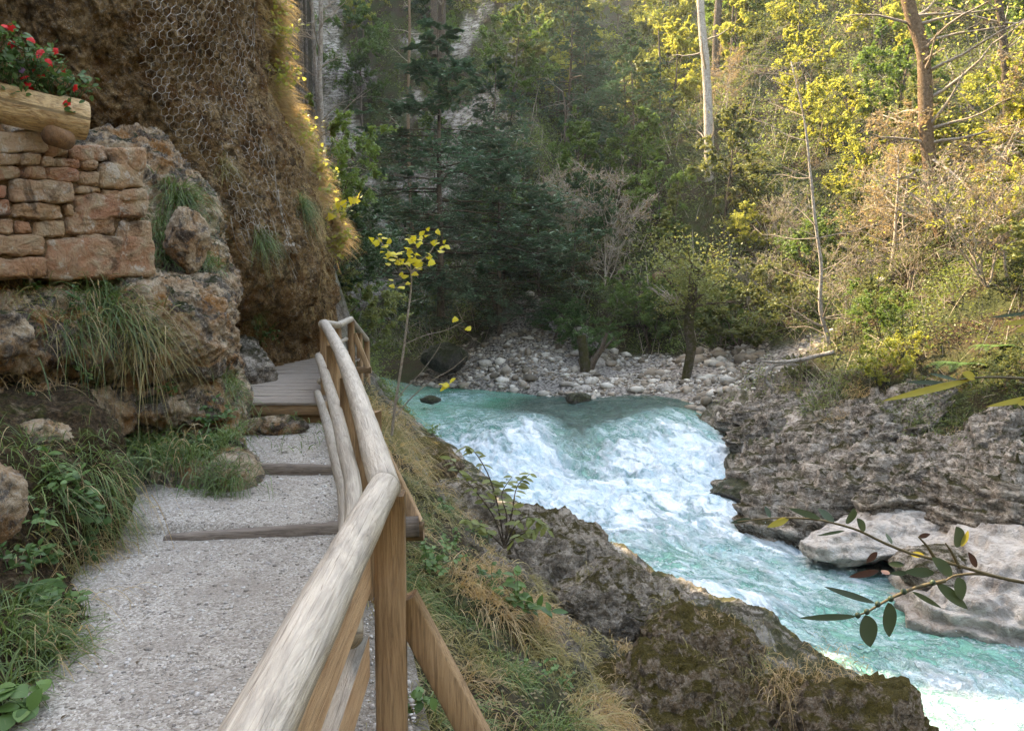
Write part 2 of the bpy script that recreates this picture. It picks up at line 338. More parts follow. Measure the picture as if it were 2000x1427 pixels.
def ground():
    b = NB('ground_soil_and_rock'); v = b.coord(); rk = b.attr('rock'); gr = b.attr('gravel')
    n1 = b.noise(.8, 8, .65, .3, v); n2 = b.noise(5, 8, .7, .6, v); n3 = b.noise(26, 6, .7, 0, v)
    litter = b.ramp(n3, [(.3, (.012, .009, .005)), (.5, (.045, .03, .016)), (.66, (.10, .06, .028)), (.8, (.17, .115, .06))])
    litter = b.mix(b.ramp(n1, [(.42, 0.), (.56, .8)]), litter, b.ramp(n3, [(.35, (.015, .02, .006)), (.65, (.07, .09, .025)), (.8, (.13, .15, .05))]))
    vo = b.vor(4.5, 'DISTANCE_TO_EDGE', b.mix(.15, v, b.noise(3, 4, .6, 0, v, True)))
    rc = b.ramp(n2, [(.28, (.05, .038, .028)), (.45, (.22, .18, .14)), (.6, (.42, .36, .31)), (.8, (.58, .53, .48))])
    rc = b.mix(b.ramp(b.noise(1.7, 7, .7, .8, v), [(.47, 0.), (.6, .8)]), rc, (.07, .05, .033))
    rc = b.mix(b.ramp(vo, [(0., .7), (.06, 0.)]), rc, (.03, .024, .018))
    ly = b.noise(1., 7, .7, .6, b.coord((1.2, 1.2, 5.), rot=(0, -.42, 0))); rc = b.mix(b.ramp(ly, [(.51, 0.), (.58, .8)]), rc, (.56, .50, .44)); rc = b.mix(b.ramp(ly, [(.38, .85), (.45, 0.)]), rc, (.035, .027, .02))
    rc = b.mix(b.ramp(b.noise(34, 4, .7, .2, v), [(.60, 0.), (.66, .8)]), rc, (.62, .56, .50))
    ms = b.math('ADD', b.math('MULTIPLY', b.nz(), .3), b.noise(1.6, 7, .72, .3, v))
    rc = b.mix(b.ramp(ms, [(.70, 0.), (.80, .9)]), rc, b.ramp(n3, [(.35, (.02, .022, .006)), (.65, (.06, .06, .014)), (.8, (.11, .10, .025))]))
    mo = b.attr('moss'); rc = b.mix(b.math('MULTIPLY', mo, b.ramp(n2, [(.3, 1.), (.72, .35)])), rc, b.ramp(n3, [(.35, (.012, .013, .005)), (.6, (.045, .046, .010)), (.8, (.10, .095, .02))]))
    gc = b.ramp(b.vor(9, 'F1', v, 'Distance'), [(.0, (.45, .41, .37)), (.5, (.25, .22, .19)), (.8, (.05, .042, .035))])
    c = b.mix(rk, litter, rc); c = b.mix(gr, c, gc)
    h = b.math('ADD', b.math('MULTIPLY', n2, 1.), b.math('MULTIPLY', n3, .4))
    return b.fin(b.pbr(c, .9, b.bump(h, 1., .10), .2))
M['ground'] = ground()
def pebble(name, lo, hi, warm):
    b = NB(name); r = b.attr('rnd'); v = b.coord()
    c = b.ramp(r, [(0, lo), (.3, warm), (.65, tuple((np.array(lo) + np.array(hi)) / 2)), (1, hi)])
    c = b.mix(b.ramp(b.noise(9, 5, .7, 0, v), [(.5, 0.), (.7, .5)]), c, tuple(k * .5 for k in lo))
    return b.fin(b.pbr(c, .85, None, .2))
M['pebble'] = pebble('river_stones', (.10, .085, .065), (.62, .57, .50), (.30, .24, .18))
M['grit'] = pebble('path_grit', (.20, .17, .15), (.66, .61, .57), (.36, .31, .26))
M['post'] = wood_mat('sawn_post_wood', (.35, .215, .115), (.19, .105, .052), grain=(26, 26, 1.6), rough=.65, streak=.45)
M['rail'] = wood_mat('weathered_round_rail', (.42, .34, .25), (.20, .155, .115), grain=(9, 2.6, 9), uvg=True, weather=(.46, .395, .325), dark=(.10, .065, .04), rough=.6, streak=.8)
M['railflat'] = wood_mat('sawn_rail_face', (.50, .31, .18), (.34, .18, .09), grain=(26, 2, 26), rough=.65, streak=.3)
M['deck'] = wood_mat('deck_planks', (.29, .235, .19), (.17, .13, .10), grain=(1.6, 30, 30), rough=.75, streak=.6)
M['beam'] = wood_mat('beam_wood', (.26, .155, .08), (.14, .08, .04), grain=(2, 30, 30), rough=.75, streak=.6)
M['step'] = wood_mat('step_timber', (.20, .155, .125), (.10, .075, .058), grain=(2, 30, 30), rough=.8, streak=.6)
M['log'] = wood_mat('planter_log_wood', (.60, .41, .22), (.36, .20, .085), grain=(14, 2.2, 14), rough=.6, streak=.6, dark=(.16, .08, .03), uvg=True, bs=.5)
M['logend2'] = wood_mat('log_cut_face', (.56, .38, .20), (.40, .24, .11), grain=(20, 20, 20), rough=.7)
M['logend'] = wood_mat('log_end_wood', (.20, .10, .045), (.09, .045, .02), grain=(14, 14, 14), rough=.8)
M['bark'] = rock_mat('bark_brown', (.17, .125, .09), (.095, .068, .047), (.035, .026, .018), moss=(.055, .055, .012), mossy=.25, white=.25, sc=3., stain=.4)
M['barkwarm'] = rock_mat('bark_warm', (.30, .20, .12), (.18, .11, .06), (.07, .045, .028), moss=(.06, .06, .012), mossy=.15, white=.3, sc=3., stain=.3)
M['barkmoss'] = rock_mat('bark_mossy', (.16, .13, .10), (.09, .07, .05), (.03, .025, .018), moss=(.075, .07, .016), mossy=.95, white=.2, sc=3., stain=.4)
M['barkpale'] = rock_mat('bark_pale', (.58, .52, .46), (.42, .35, .29), (.18, .13, .10), mossy=0, white=.5, sc=2.5, stain=.35)
M['twig'] = rock_mat('twig_grey', (.50, .42, .34), (.38, .30, .23), (.20, .15, .11), mossy=0, white=.2, sc=4., stain=.2)
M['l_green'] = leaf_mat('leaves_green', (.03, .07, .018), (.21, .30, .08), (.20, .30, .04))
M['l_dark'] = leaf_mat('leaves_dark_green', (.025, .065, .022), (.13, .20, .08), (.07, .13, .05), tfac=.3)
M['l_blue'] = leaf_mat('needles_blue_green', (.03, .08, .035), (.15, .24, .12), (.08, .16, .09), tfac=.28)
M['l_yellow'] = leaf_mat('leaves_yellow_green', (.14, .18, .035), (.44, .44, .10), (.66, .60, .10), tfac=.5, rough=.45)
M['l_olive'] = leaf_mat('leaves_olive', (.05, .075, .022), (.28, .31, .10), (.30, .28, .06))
M['l_under'] = leaf_mat('undergrowth_leaves', (.045, .065, .018), (.19, .25, .07), (.30, .34, .08), var=0.)
M['l_brown'] = leaf_mat('leaves_dry_brown', (.11, .085, .04), (.36, .29, .15), (.45, .28, .12))
M['l_bright'] = leaf_mat('leaves_bright_yellow', (.48, .36, .02), (.72, .60, .05), (.80, .68, .05), tfac=.45)
M['l_plant'] = leaf_mat('plant_leaves', (.035, .085, .025), (.13, .22, .06), (.16, .28, .05), tfac=.3)
M['l_willow'] = leaf_mat('willow_leaves', (.022, .038, .022), (.055, .08, .04), (.05, .08, .02), tfac=.06)
M['grass'] = leaf_mat('grass_green', (.045, .085, .028), (.20, .26, .09), (.22, .32, .05), tfac=.35, var=.15)
M['drygrass'] = leaf_mat('grass_dry', (.22, .14, .07), (.60, .46, .27), (.85, .55, .18), tfac=.5, var=.1)
M['strawgrass'] = leaf_mat('grass_straw_mixed', (.10, .11, .03), (.44, .34, .15), (.45, .36, .12), tfac=.35, var=.15)
M['litter'] = leaf_mat('path_litter_leaves', (.03, .02, .012), (.16, .10, .05), tfac=.1)
M['red'] = leaf_mat('red_petals', (.62, .010, .012), (.80, .03, .03), (.9, .05, .04), tfac=.3)
M['lilac'] = leaf_mat('lilac_petals', (.45, .25, .60), (.62, .42, .75), None, tfac=.3)
def wire():
    b = NB('galvanised_wire'); return b.fin(b.pbr((.36, .30, .235), .55, None, .5))
M['wire'] = wire()
def water():
    b = NB('river_water'); v = b.coord(None, 'UV'); fo = b.attr('foam'); ca = b.attr('calm'); wh = b.attr('churn')
    def mp(sc, src=v):
        m = b.n('ShaderNodeMapping'); b.link(src, m.inputs[0]); m.inputs['Scale'].default_value = sc; return m.outputs[0]
    warp = b.noise(.8, 4, .6, 0, mp((1, .55, 1)), True); wv = b.mix(.42, v, warp)
    warp2 = b.noise(3., 4, .6, 0, v, True); wv2 = b.mix(.16, wv, warp2)
    r1 = b.noise(1., 8, .68, .5, mp((1.6, .55, 1), wv2))
    r2 = b.noise(1., 7, .7, 1.2, mp((5.5, 2.6, 1), wv2))
    fil = b.math('ABSOLUTE', b.math('SUBTRACT', b.noise(1., 5, .6, .6, mp((2.2, 1.1, 1), wv2)), .5))
    fil2 = b.math('ABSOLUTE', b.math('SUBTRACT', b.noise(1., 5, .62, .9, mp((6.5, 3.4, 1), wv2)), .5))
    f1 = b.ramp(fil, [(0., 1.), (.055, 0.)]); f2 = b.ramp(fil2, [(0., 1.), (.06, 0.)])
    lace = b.math('MAXIMUM', f1, b.math('MULTIPLY', f2, .75))
    base = b.math('ADD', b.math('MULTIPLY', r1, .6), b.math('MULTIPLY', r2, .4))
    a = b.math('ADD', b.math('MULTIPLY', b.math('SUBTRACT', base, .5), 2.6), b.math('SUBTRACT', b.math('MULTIPLY', fo, 1.25), .62))                    # foam threshold rises with the churn
    a = b.math('MULTIPLY', a, 2.3, True)
    lf = b.math('MULTIPLY', lace, b.math('MULTIPLY', fo, 2.0, True)); foam = b.math('MAXIMUM', a, b.math('MULTIPLY', lf, .8), True)
    deep = b.ramp(b.noise(1., 5, .6, .5, mp((.5, .25, 1), wv)), [(.3, (.03, .16, .09)), (.55, (.07, .29, .18)), (.75, (.13, .40, .27))])
    dark = b.ramp(r2, [(.3, (.012, .035, .03)), (.6, (.03, .085, .065)), (.8, (.07, .16, .13))])
    milky = b.ramp(r1, [(.3, (.05, .25, .21)), (.5, (.17, .40, .35)), (.7, (.37, .57, .54))])
    c = b.mix(ca, deep, dark); c = b.mix(b.math('MULTIPLY', fo, 1.4, True), c, milky)
    c = b.mix(foam, c, b.mix(b.ramp(r2, [(.35, 0.), (.62, 1.)]), (.26, .41, .47), (.68, .74, .78)))
    h = b.math('ADD', b.math('MULTIPLY', r2, .8), b.math('MULTIPLY', foam, .5)); h = b.math('ADD', h, b.math('MULTIPLY', b.noise(1., 4, .6, .4, mp((16, 6, 1), wv2)), .25))
    ro = b.math('ADD', .07, b.math('MULTIPLY', foam, .5))
    return b.fin(b.pbr(c, ro, b.bump(h, 1., .16), .5))
M['water'] = water()
# ------------------------------------------------------------------ terrain
RB = np.array([(10.5, -6), (9.6, 2), (8.4, 7), (7.35, 10.6), (7.3, 12.1), (6.3, 14.3), (5.75, 16.4), (5.0, 18), (5.9, 20.9), (4.9, 25), (2.2, 28.8), (-1, 31.4), (-4.3, 33.4), (-7.2, 38), (-12, 52)], float)
LB = np.array([(7.0, -8), (6.4, 2), (5.2, 6.6), (4.1, 9.3), (2.6, 11.5), (1.25, 13.2), (.35, 15), (-.8, 18), (-2.1, 21), (-3.9, 25.5), (-5.6, 28.6), (-7.6, 31.4), (-10.4, 38), (-16, 52)], float)
FL = np.array([(-.30, -3), (-.37, 1), (-.45, 2.6), (-.695, 3.6), (-1.17, 5.25), (-2.19, 8.7), (-2.80, 11.85), (-3.05, 14), (-3.5, 16.5)], float)   # fence line in plan
PL = np.array([(-1.55, -3), (-1.66, .5), (-1.80, 2.85), (-2.28, 4.26), (-2.75, 5.1), (-2.45, 6), (-2.72, 7.2), (-2.95, 8.0), (-3.5, 9.5), (-4.2, 13.4), (-4.6, 17)], float)    # left edge of the path
def pdist(x, y, L):                      # distance to a polyline and on which side (+ = right of its direction)
    best = np.full(x.shape, 1e9); side = np.zeros(x.shape)
    for a, b in zip(L[:-1], L[1:]):
        d = b - a; t = np.clip(((x - a[0]) * d[0] + (y - a[1]) * d[1]) / (d @ d), 0, 1)
        ex, ey = x - a[0] - t * d[0], y - a[1] - t * d[1]; q = np.hypot(ex, ey)
        s = np.sign(d[0] * ey - d[1] * ex) * -1; m = q < best; best = np.where(m, q, best); side = np.where(m, s, side)
    return best * side
def waterz(y): return np.interp(y, [-6, 8, 12, 15, 18, 20, 21.6, 23.4, 25.5, 40], [-3.4, -3.28, -3.12, -3.0, -2.82, -2.66, -2.47, -2.2, -2.0, -1.92])
def pathz(y): return np.interp(y, [-3, 3, 5.08, 5.12, 6.4, 6.44, 7.6, 7.95, 9, 40], [-.02, 0, .06, .13, .19, .25, .33, .36, .36, .36])
def height(x, y, noise=True, full=False):
    x = np.asarray(x, float); y = np.asarray(y, float); p = xyz(x, y)
    dR = pdist(x, y, RB); dL = -pdist(x, y, LB); dF = pdist(x, y, FL); dP = -pdist(x, y, PL); wz = waterz(y)
    # right and far bank
    d = np.maximum(dR, 0); far = sstep(21.5, 26, y - .25 * (x - 5))
    near_p = np.interp(d, [0, .35, 1, 2, 3, 5, 8, 100], [-.25, .38, .75, 1.2, 1.75, 3.3, 5.8, 90])
    far_p = np.interp(d, [0, .6, 3, 6, 8, 12, 30, 100], [-.15, .22, .75, 1.35, 2.0, 5.2, 23, 96])
    steep = sstep(4, -5, x - .05 * y) * sstep(30, 36, y)
    far_p = far_p + steep * np.interp(d, [0, 4, 8, 14, 22, 100], [0, .6, 5, 15, 24, 30])
    hR = wz + near_p * (1 - far) + far_p * far
    hR = np.where(hR > 6, 6 + 88 * (1 - np.exp(-(hR - 6) / 88)), hR)
    rough = np.zeros_like(x)
    if noise:
        nb = fbm(p, .13, 4) * np.clip(d * .25, 0, 3.2) + fbm(p, .5, 4) * np.clip(d * .3, 0, .7) * (1 - .6 * far)
        s = x * .62 + y * .25 + hR * .95 + fbm(p, .35, 3) * 1.3                       # tilted strata in the near rock
        st = (np.abs((s / .85) % 1 - .5) * 2 - .5) * .50 + (np.abs((s / .31) % 1 - .5) * 2 - .5) * .17
        rk = (1 - far) * sstep(0, .3, d) * sstep(5, 2.6, d)
        hR = hR + nb + st * rk + fbm(p, 1.4, 5, .55, True) * .16 * rk + fbm(p, 3.5, 3) * .05 * (1 - far * .5)
    # left bank between path and river
    dl = np.maximum(dL, 0); df = np.maximum(dF, 0); t = dl / (dl + df + 1e-6)
    g = np.interp(t, [0, .06, .16, .45, .62, .8, 1], [0, .20, .31, .42, .47, .74, 1.0])
    zp = pathz(y) - .06
    hB = wz - .25 + (zp - wz + .25) * g
    if noise: hB = hB + (fbm(p, .8, 4) * .5 + fbm(p, 1.7, 5, .6, True) * .30) * np.sin(np.clip(t, 0, 1) * math.pi) ** .7 + fbm(p, 6, 3) * .05 * sstep(1, .9, t)
    # path, and what lies left of it
    dp = np.maximum(dP, 0)
    hP = zp - .06 + .65 * np.maximum(dp - .75, 0)
    hP = np.minimum(hP, np.interp(y, [-10, 10, 15, 17, 20, 22.5], [7, 7, 6, 3.2, 3.0, 9]) + .1 * dp)
    hP = hP + 12 * sstep(6.5, 9.5, dp) * sstep(17, 14.5, y)  # unseen rise, added to keep the sun off the near path
    # left hillside beyond the notch; unseen heights and gap shaped to shade the river
    up = sstep(12.6, 13.6, y + .75 * x) * sstep(-2.5, -5, x) + sstep(20, 23, y) * sstep(-5, -2.5, x)
    steepL = wz + np.interp(dl, [0, .5, 2, 4, 6, 9, 12, 16, 100], [-.2, .9, 2.8, 8, 17, 30, 41, 50, 85])
    lowL = wz + np.interp(dl, [0, .5, 2, 4, 7.5, 10, 40, 100], [-.2, .9, 2.0, 4.0, 6.5, 7.4, 12, 25])
    hU = lowL * (1 - up) + steepL * up
    if noise: hU = hU + fbm(p, .25, 5) * np.clip(dl * .5, 0, 1.6) + fbm(p, 1.1, 4) * .3
    f = sstep(14.5, 17.5, y)
    hLft = np.where(dF > 0, hB, hP); hLft = hLft * (1 - f) + hU * f
    inr = (dR < 0) & (dL < 0)
    h = np.where(dR > 0, hR, np.where(dL > 0, hLft, wz - .3 - .5 * np.minimum(np.minimum(-dR, -dL), 1.5)))
    if full:
        rock = np.where(dR > 0, (1 - far) * sstep(3.4, 1.9, d + fbm(p, .5, 3) * 1.4), np.where(dL > 0, np.where(dF > 0, sstep(.05, .5, 1 - t) * .95, .25) * (1 - f) + f * (.35 + .6 * sstep(2.2, .4, dl)), 1.))
        cl = sstep(2.5, -3, x + 3 * fbm(p, .2, 2)) * sstep(24, 26, y) * sstep(.5, 3, h); rock = np.maximum(rock, cl * sstep(.02, .14, fbm(p + np.stack([0 * x, 0 * x, h], -1), .22, 4)) * .9)
        grv = np.where(dR > 0, far * sstep(7.6, 6.2, d + fbm(p, .3, 3) * 2.2 + np.clip(1.2 - x, 0, 9) * 1.1), 0)
        moss = np.where(dR > 0, (1 - far * .8) * sstep(.75, .1, d) + far * sstep(1.1, .2, d + fbm(p, .6, 3) * 1.5), np.where(dL > 0, sstep(.22, .02, t) * (1 - f) + .45 * (1 - f) * sstep(.4, .6, fbm(p, .9, 3) + .5), 1))
        return h, rock, grv, np.clip(moss, 0, 1), (dR, dL, dF, dP)
    return h
def hgt(x, y): return float(height(np.array([x]), np.array([y]))[0])
def hit(px, py, y0=4., y1=130., n=900):                               # where the ray through a pixel meets the ground
    Y = y0 * (y1 / y0) ** np.linspace(0, 1, n); p = P(px, py, Y); h = height(p[:, 0], p[:, 1]); k = np.argmax(h > p[:, 2])
    return p[k] * 1. if h[k] > p[k, 2] else p[-1]

ang = np.concatenate([np.linspace(-180, -42, 60, endpoint=False), np.linspace(-42, 42, 900, endpoint=False), np.linspace(42, 180, 60)])
rad_ = 1.2 * 1.0092 ** np.arange(590)
rad_ = rad_[rad_ < 240]
A_, R_ = np.meshgrid(np.radians(ang), rad_)
gx, gy = R_ * np.sin(A_), R_ * np.cos(A_)
gh, grock, ggrav, gmoss, dd = height(gx, gy, full=True)
mb = MB(); mb.add(np.stack([gx, gy, gh], -1), grid_q(*gx.shape)[:, ::-1])
cen = np.array([[0, 0, -.06]]); ring0 = np.stack([gx[0], gy[0], gh[0]], -1)
k = len(ring0); mb.add(np.concatenate([cen, ring0]), None, [(0, i + 1, (i + 1) % k + 1) for i in range(k)])
zz = np.zeros(k + 1)
ground_o = mb.build('ground', M['ground'], attrs={'rock': np.concatenate([grock.ravel(), zz]), 'gravel': np.concatenate([ggrav.ravel(), zz]), 'moss': np.concatenate([gmoss.ravel(), zz])})
tag(ground_o, kind='structure')

# path sheet
ys = np.linspace(-2.6, 8.35, 460); us = np.linspace(0, 1, 90)
pl = np.interp(ys, PL[:, 1], PL[:, 0]) - .85; fr = np.interp(ys, FL[:, 1], FL[:, 0]) + .20
px_ = pl[:, None] * (1 - us) + fr[:, None] * us; py_ = np.repeat(ys[:, None], 90, 1)
pz_ = pathz(py_) + fbm(xyz(px_, py_), 1.2, 4) * .035 + fbm(xyz(px_, py_), 9, 3) * .006 - .10 * sstep(.9, 1., us)[None] - .02 * sstep(.22, 0., us)[None]
mb = MB(); mb.add(np.stack([px_, py_, pz_], -1), grid_q(460, 90))
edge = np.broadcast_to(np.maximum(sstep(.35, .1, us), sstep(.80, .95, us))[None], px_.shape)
tag(mb.build('path', M['gravel'], attrs={'edge': edge}), kind='structure')
def path_h(x, y): return pathz(y) + fbm(xyz(x, y), 1.2, 4) * .035
rng = np.random.RandomState(3); mb = MB()
V1, T1 = ICO[1]
n = 9000; yy = rng.rand(n) ** 1.25 * 7 + 1.3; ll = np.interp(yy, PL[:, 1], PL[:, 0]) - .1; rr = np.interp(yy, FL[:, 1], FL[:, 0]) + .13
cl_ = rng.rand(n); uu = np.where(cl_ < .25, 1 - rng.rand(n) ** 2 * .25, rng.rand(n)); xx = ll + (rr - ll) * uu
sz = .0045 + .011 * rng.rand(n) ** 4 * (1 + .6 * (rng.rand(n) > .97))
hz_ = path_h(xx, yy)
S = rng.uniform(.6, 1.3, (n, 1, 3)) * np.array([1, 1, .6]); Vv = V1[None, :12] if False else V1[None]
Vv = Vv * (1 + rng.uniform(-.25, .25, (n, len(V1), 1))) * S * sz[:, None, None] + np.stack([xx, yy, hz_ + sz * .15], -1)[:, None]
mb.add(Vv, None, (T1[None] + np.arange(n)[:, None, None] * len(V1)).reshape(-1, 3), np.repeat(rng.rand(n), len(V1)))
tag(mb.build('path_grit', M['grit'], smooth=False), 'loose pale gravel scattered over the footpath', kind='stuff')

mb = MB(); n = 420; yy = 1.4 + 6.2 * rng.rand(n) ** 1.2; ll = np.interp(yy, PL[:, 1], PL[:, 0]); rr = np.interp(yy, FL[:, 1], FL[:, 0]) + .12; e_ = rng.rand(n); uu = np.where(e_ < .35, .25 * rng.rand(n) ** 2, np.where(e_ < .75, 1 - .3 * rng.rand(n) ** 2, rng.rand(n))); xx = ll + (rr - ll) * uu
leafq(mb, np.stack([xx, yy, path_h(xx, yy) + .006], -1), .010 + .022 * rng.rand(n) ** 2, rng, 4., .5)
tag(mb.build('path_litter', M['litter'], smooth=False), 'scraps of dark leaves and twigs lying on the gravel path', kind='stuff')
# gravel bar stones
mb = MB(); n = 34000; Y = rng.uniform(21, 42, n); X = rng.uniform(-8, 15, n)
h_, rk_, gv_, ms_, dq = height(X, Y, full=True)
keep = (dq[0] > .15) & (gv_ > rng.rand(n) * .9) & (dq[0] < 9) & (fbm(xyz(X, Y), .42, 4) > -.20 + .22 * rng.rand(n)); X, Y, h_ = X[keep], Y[keep], h_[keep]; n = len(X)
sz = .035 + .10 * rng.rand(n) ** 3 + .28 * rng.rand(n) ** 24
Vv = V1[None] * (1 + rng.uniform(-.28, .28, (n, len(V1), 1))) * (rng.uniform(.6, 1.35, (n, 1, 3)) * np.array([1, 1, .6])) * sz[:, None, None] + np.stack([X, Y, h_ + sz * .15], -1)[:, None]
mb.add(Vv, None, (T1[None] + np.arange(n)[:, None, None] * len(V1)).reshape(-1, 3), np.repeat(rng.rand(n), len(V1)))
tag(mb.build('river_stones', M['pebble'], smooth=False), 'bank of pale rounded stones along the far shore', kind='stuff')

# river
nv, nu = 900, 260
tt = np.linspace(0, 1, nv)
# matching stations on both banks, laid out by hand so that the cross lines follow the current
LS = curve_pts([(6.8, -4), (6.2, 3), (5.2, 6.6), (4.1, 9.3), (2.6, 11.5), (1.25, 13.2), (.35, 15), (-.8, 18), (-2.1, 21), (-3.9, 25.5), (-5.6, 28.6), (-7.6, 31.4), (-10.4, 38)], nv)
RS = curve_pts([(10, -4), (9.6, 3), (8.5, 7), (7.9, 9.3), (7.5, 11.5), (6.9, 13.4), (6.2, 15.2), (5.3, 18), (5.9, 21), (4.9, 25.2), (1.8, 29), (-1, 31.4), (-4.3, 33.4), (-7.2, 38)], nv)
us = np.linspace(-.14, 1.14, nu)
WX = LS[:, None, 0] * (1 - us)[None, :, None][..., 0] + RS[:, None, 0] * us[None]; WY = LS[:, None, 1] * (1 - us)[None] + RS[:, None, 1] * us[None]
cl2 = (LS + RS) / 2; sl = np.concatenate([[0], np.cumsum(np.linalg.norm(np.diff(cl2, axis=0), axis=1))])
UVu = us[None] * np.linalg.norm(RS - LS, axis=1)[:, None]; UVv = np.broadcast_to(sl[:, None], UVu.shape)
wz = waterz(WY)
def blob(px, py, rx, ry, z=-2.6, ang=0.):
    c = G(px, py, z); q = G(px + rx, py, z); e = G(px, py - ry, z)
    a, b_ = abs(q[0] - c[0]), abs(e[1] - c[1]); dx, dy = WX - c[0], WY - c[1]; ca, sa = math.cos(ang), math.sin(ang)
    return np.exp(-(((dx * ca + dy * sa) / a) ** 2 + ((-dx * sa + dy * ca) / b_) ** 2))
foam = np.interp(WY, [0, 10, 14, 19, 20.8, 22.6, 24, 40], [.30, .32, .42, .38, .34, .18, .10, .03])
foam += .55 * blob(1020, 880, 120, 40, -2.5) + .65 * blob(1290, 870, 150, 55, -2.6) + .35 * blob(900, 778, 90, 10, -2.0) + .25 * blob(900, 850, 60, 30, -2.4)
foam += .30 * blob(1200, 960, 260, 60, -2.9) + .40 * blob(1330, 1190, 240, 38, -3.1) + .12 * blob(1800, 1370, 330, 75, -3.3) + .2 * blob(1550, 1040, 150, 40, -3.) + .3 * blob(1050, 1000, 120, 60, -2.9)
foam += .4 * blob(1960, 1210, 60, 40, -3.2)
foam -= .75 * blob(1190, 822, 190, 34, -2.2) + .60 * blob(1130, 885, 55, 34, -2.5) + .45 * blob(1290, 815, 90, 18, -2.2) + .20 * blob(1330, 1090, 150, 30, -3.) + .25 * blob(1640, 1270, 160, 40, -3.2) + .2 * blob(1640, 1090, 60, 30, -3.)
calm = sstep(21.6, 23.4, WY - .25 * WX) * .9 * sstep(-2.4, 1.8, WX - .1 * (WY - 24)) + 1. * blob(1190, 825, 200, 36, -2.2) + .4 * blob(1120, 880, 50, 35, -2.5)
fp = np.stack([UVu, UVv * .62, np.zeros_like(UVu)], -1)
rap = np.interp(WY, [0, 12, 18, 20, 22, 23.5, 40], [1.1, 1.05, 1.35, 1.9, .8, .4, .18])
wq = fp + np.stack([fbm(fp, .7, 3), fbm(fp, .7, 3, off=9.), 0 * UVu], -1) * .6
WZ = wz + (fbm(wq, .75, 3) * .20 + (fbm(wq, 1.7, 5, .6, True)) * .12 + fbm(wq, 6, 4, .65, True) * .035) * rap
WZ += .50 * blob(1020, 870, 110, 30, -2.5) + .62 * blob(1290, 860, 130, 38, -2.6) - .25 * blob(1130, 905, 120, 25, -2.6)
WZ += .25 * blob(1330, 1180, 220, 25, -3.1) + .10 * blob(1230, 800, 110, 16, -2.1) + .12 * blob(900, 778, 90, 8, -2.)
foam += (fbm(wq, 1.7, 5, .6, True)) * .32 * sstep(.3, .9, rap) + fbm(wq, .35, 3) * .35
mb = MB(); mb.add(np.stack([WX, WY, WZ], -1), grid_q(nv, nu), None, 0., np.stack([UVu, UVv], -1).reshape(-1, 2))
tag(mb.build('river_water', M['water'], attrs={'foam': np.clip(foam, 0, 1.3), 'calm': np.clip(calm, 0, 1), 'churn': rap}, uv=True), kind='structure')
hi = ((foam > .45) & (us[None] > .03) & (us[None] < .93)).ravel(); idx = np.where(hi)[0]; pk = rng.choice(idx, 5200); Wp = np.stack([WX, WY, WZ], -1).reshape(-1, 3)[pk]; nrp = rng.exponential(.085, len(pk)) * np.clip(rap.ravel()[pk], .3, 2); sz = (.004 + .011 * rng.rand(len(pk)) ** 2) * np.clip(Wp[:, 1] / 19, .35, 1.1)
Vv = V1[None] * sz[:, None, None] * rng.uniform(.5, 1.6, (len(pk), 1, 3)) + (Wp + np.stack([rng.normal(size=len(pk)) * .05, rng.normal(size=len(pk)) * .05, nrp], -1))[:, None]
mb = MB(); mb.add(Vv, None, (T1[None] + np.arange(len(pk))[:, None, None] * len(V1)).reshape(-1, 3))
def spraym():
    b = NB('spray_drops'); return b.fin(b.pbr((.66, .74, .78), .2, None, .5))
tag(mb.build('spray', spraym(), smooth=True), 'white droplets thrown up by the rapids', kind='stuff')
# spray: small droplets and clots of foam thrown up in the rapids
# ------------------------------------------------------------------ rock faces on the left
def upsample(Gd, nr, nc):
    return curve_pts(curve_pts(np.asarray(Gd, float), nr).T.copy(), nc).T
def relief(cpx, cpy, cY, nr, nc, amps, seed=0.):
    p = P(upsample(cpx, nr, nc), upsample(cpy, nr, nc), upsample(cY, nr, nc))
    def nrm(p):
        n_ = np.cross(np.gradient(p, axis=1), np.gradient(p, axis=0)); return n_ / (np.linalg.norm(n_, axis=2)[..., None] + 1e-9)
    n0 = nrm(p)
    c = np.array([0, 0, CAMZ]) - p; n0 *= np.sign((n0 * c).sum(2))[nr // 2, nc // 4]
    dsp = 0
    for sc, amp, o, rg, st in amps:
        q = p * np.array(st) if st is not None else p
        dsp = dsp + fbm(q + seed, sc, o, .55, rg) * amp
    return p + n0 * dsp[..., None], n0
rows = np.array([-1500, -900, -420, -150, 0, 180, 330, 450, 560, 640, 700, 800], float)
Sil = np.array([380, 420, 470, 492, 503, 528, 583, 628, 634, 625, 618, 612], float)
fr = np.array([0, .28, .5, .66, .78, .88, .95, 1.0])
Yf = np.array([7.6, 8.2, 8.7, 9.0, 9.5, 10.6, 12.2, 14.4])
cpx = -500 + (Sil[:, None] + 500) * fr[None]
cY = np.repeat(Yf[None], len(rows), 0)
low = np.interp(rows, [-1500, 0, 330, 560, 700, 800], [.6, 0, 0, .35, .9, 1.1]); cY = cY + low[:, None] * np.array([0, .1, .3, .4, .5, .6, .5, .3])[None] * 0
cY = cY * np.interp(rows, [-1500, -400, 0, 450, 640, 800], [1.10, 1.0, .96, 1.0, 1.03, 1.04])[:, None]
cY[rows >= 600, 4] += .5; cY[rows >= 600, 5] += 1.1; cY[rows >= 600, 6] += 1.5; cY[rows >= 600, 7] += .6
wr = np.array([(6, 1.2), (-14, 3.2), (-90, 5), (-300, 6.5)])
cpx = np.concatenate([cpx, Sil[:, None] + np.array([-2, -22, -120, -420])[None]], 1)
cY = np.concatenate([cY, cY[:, -1:] + np.array([.4, .7, .6, .3])[None]], 1)
cpy = np.repeat(rows[:, None], cpx.shape[1], 1)
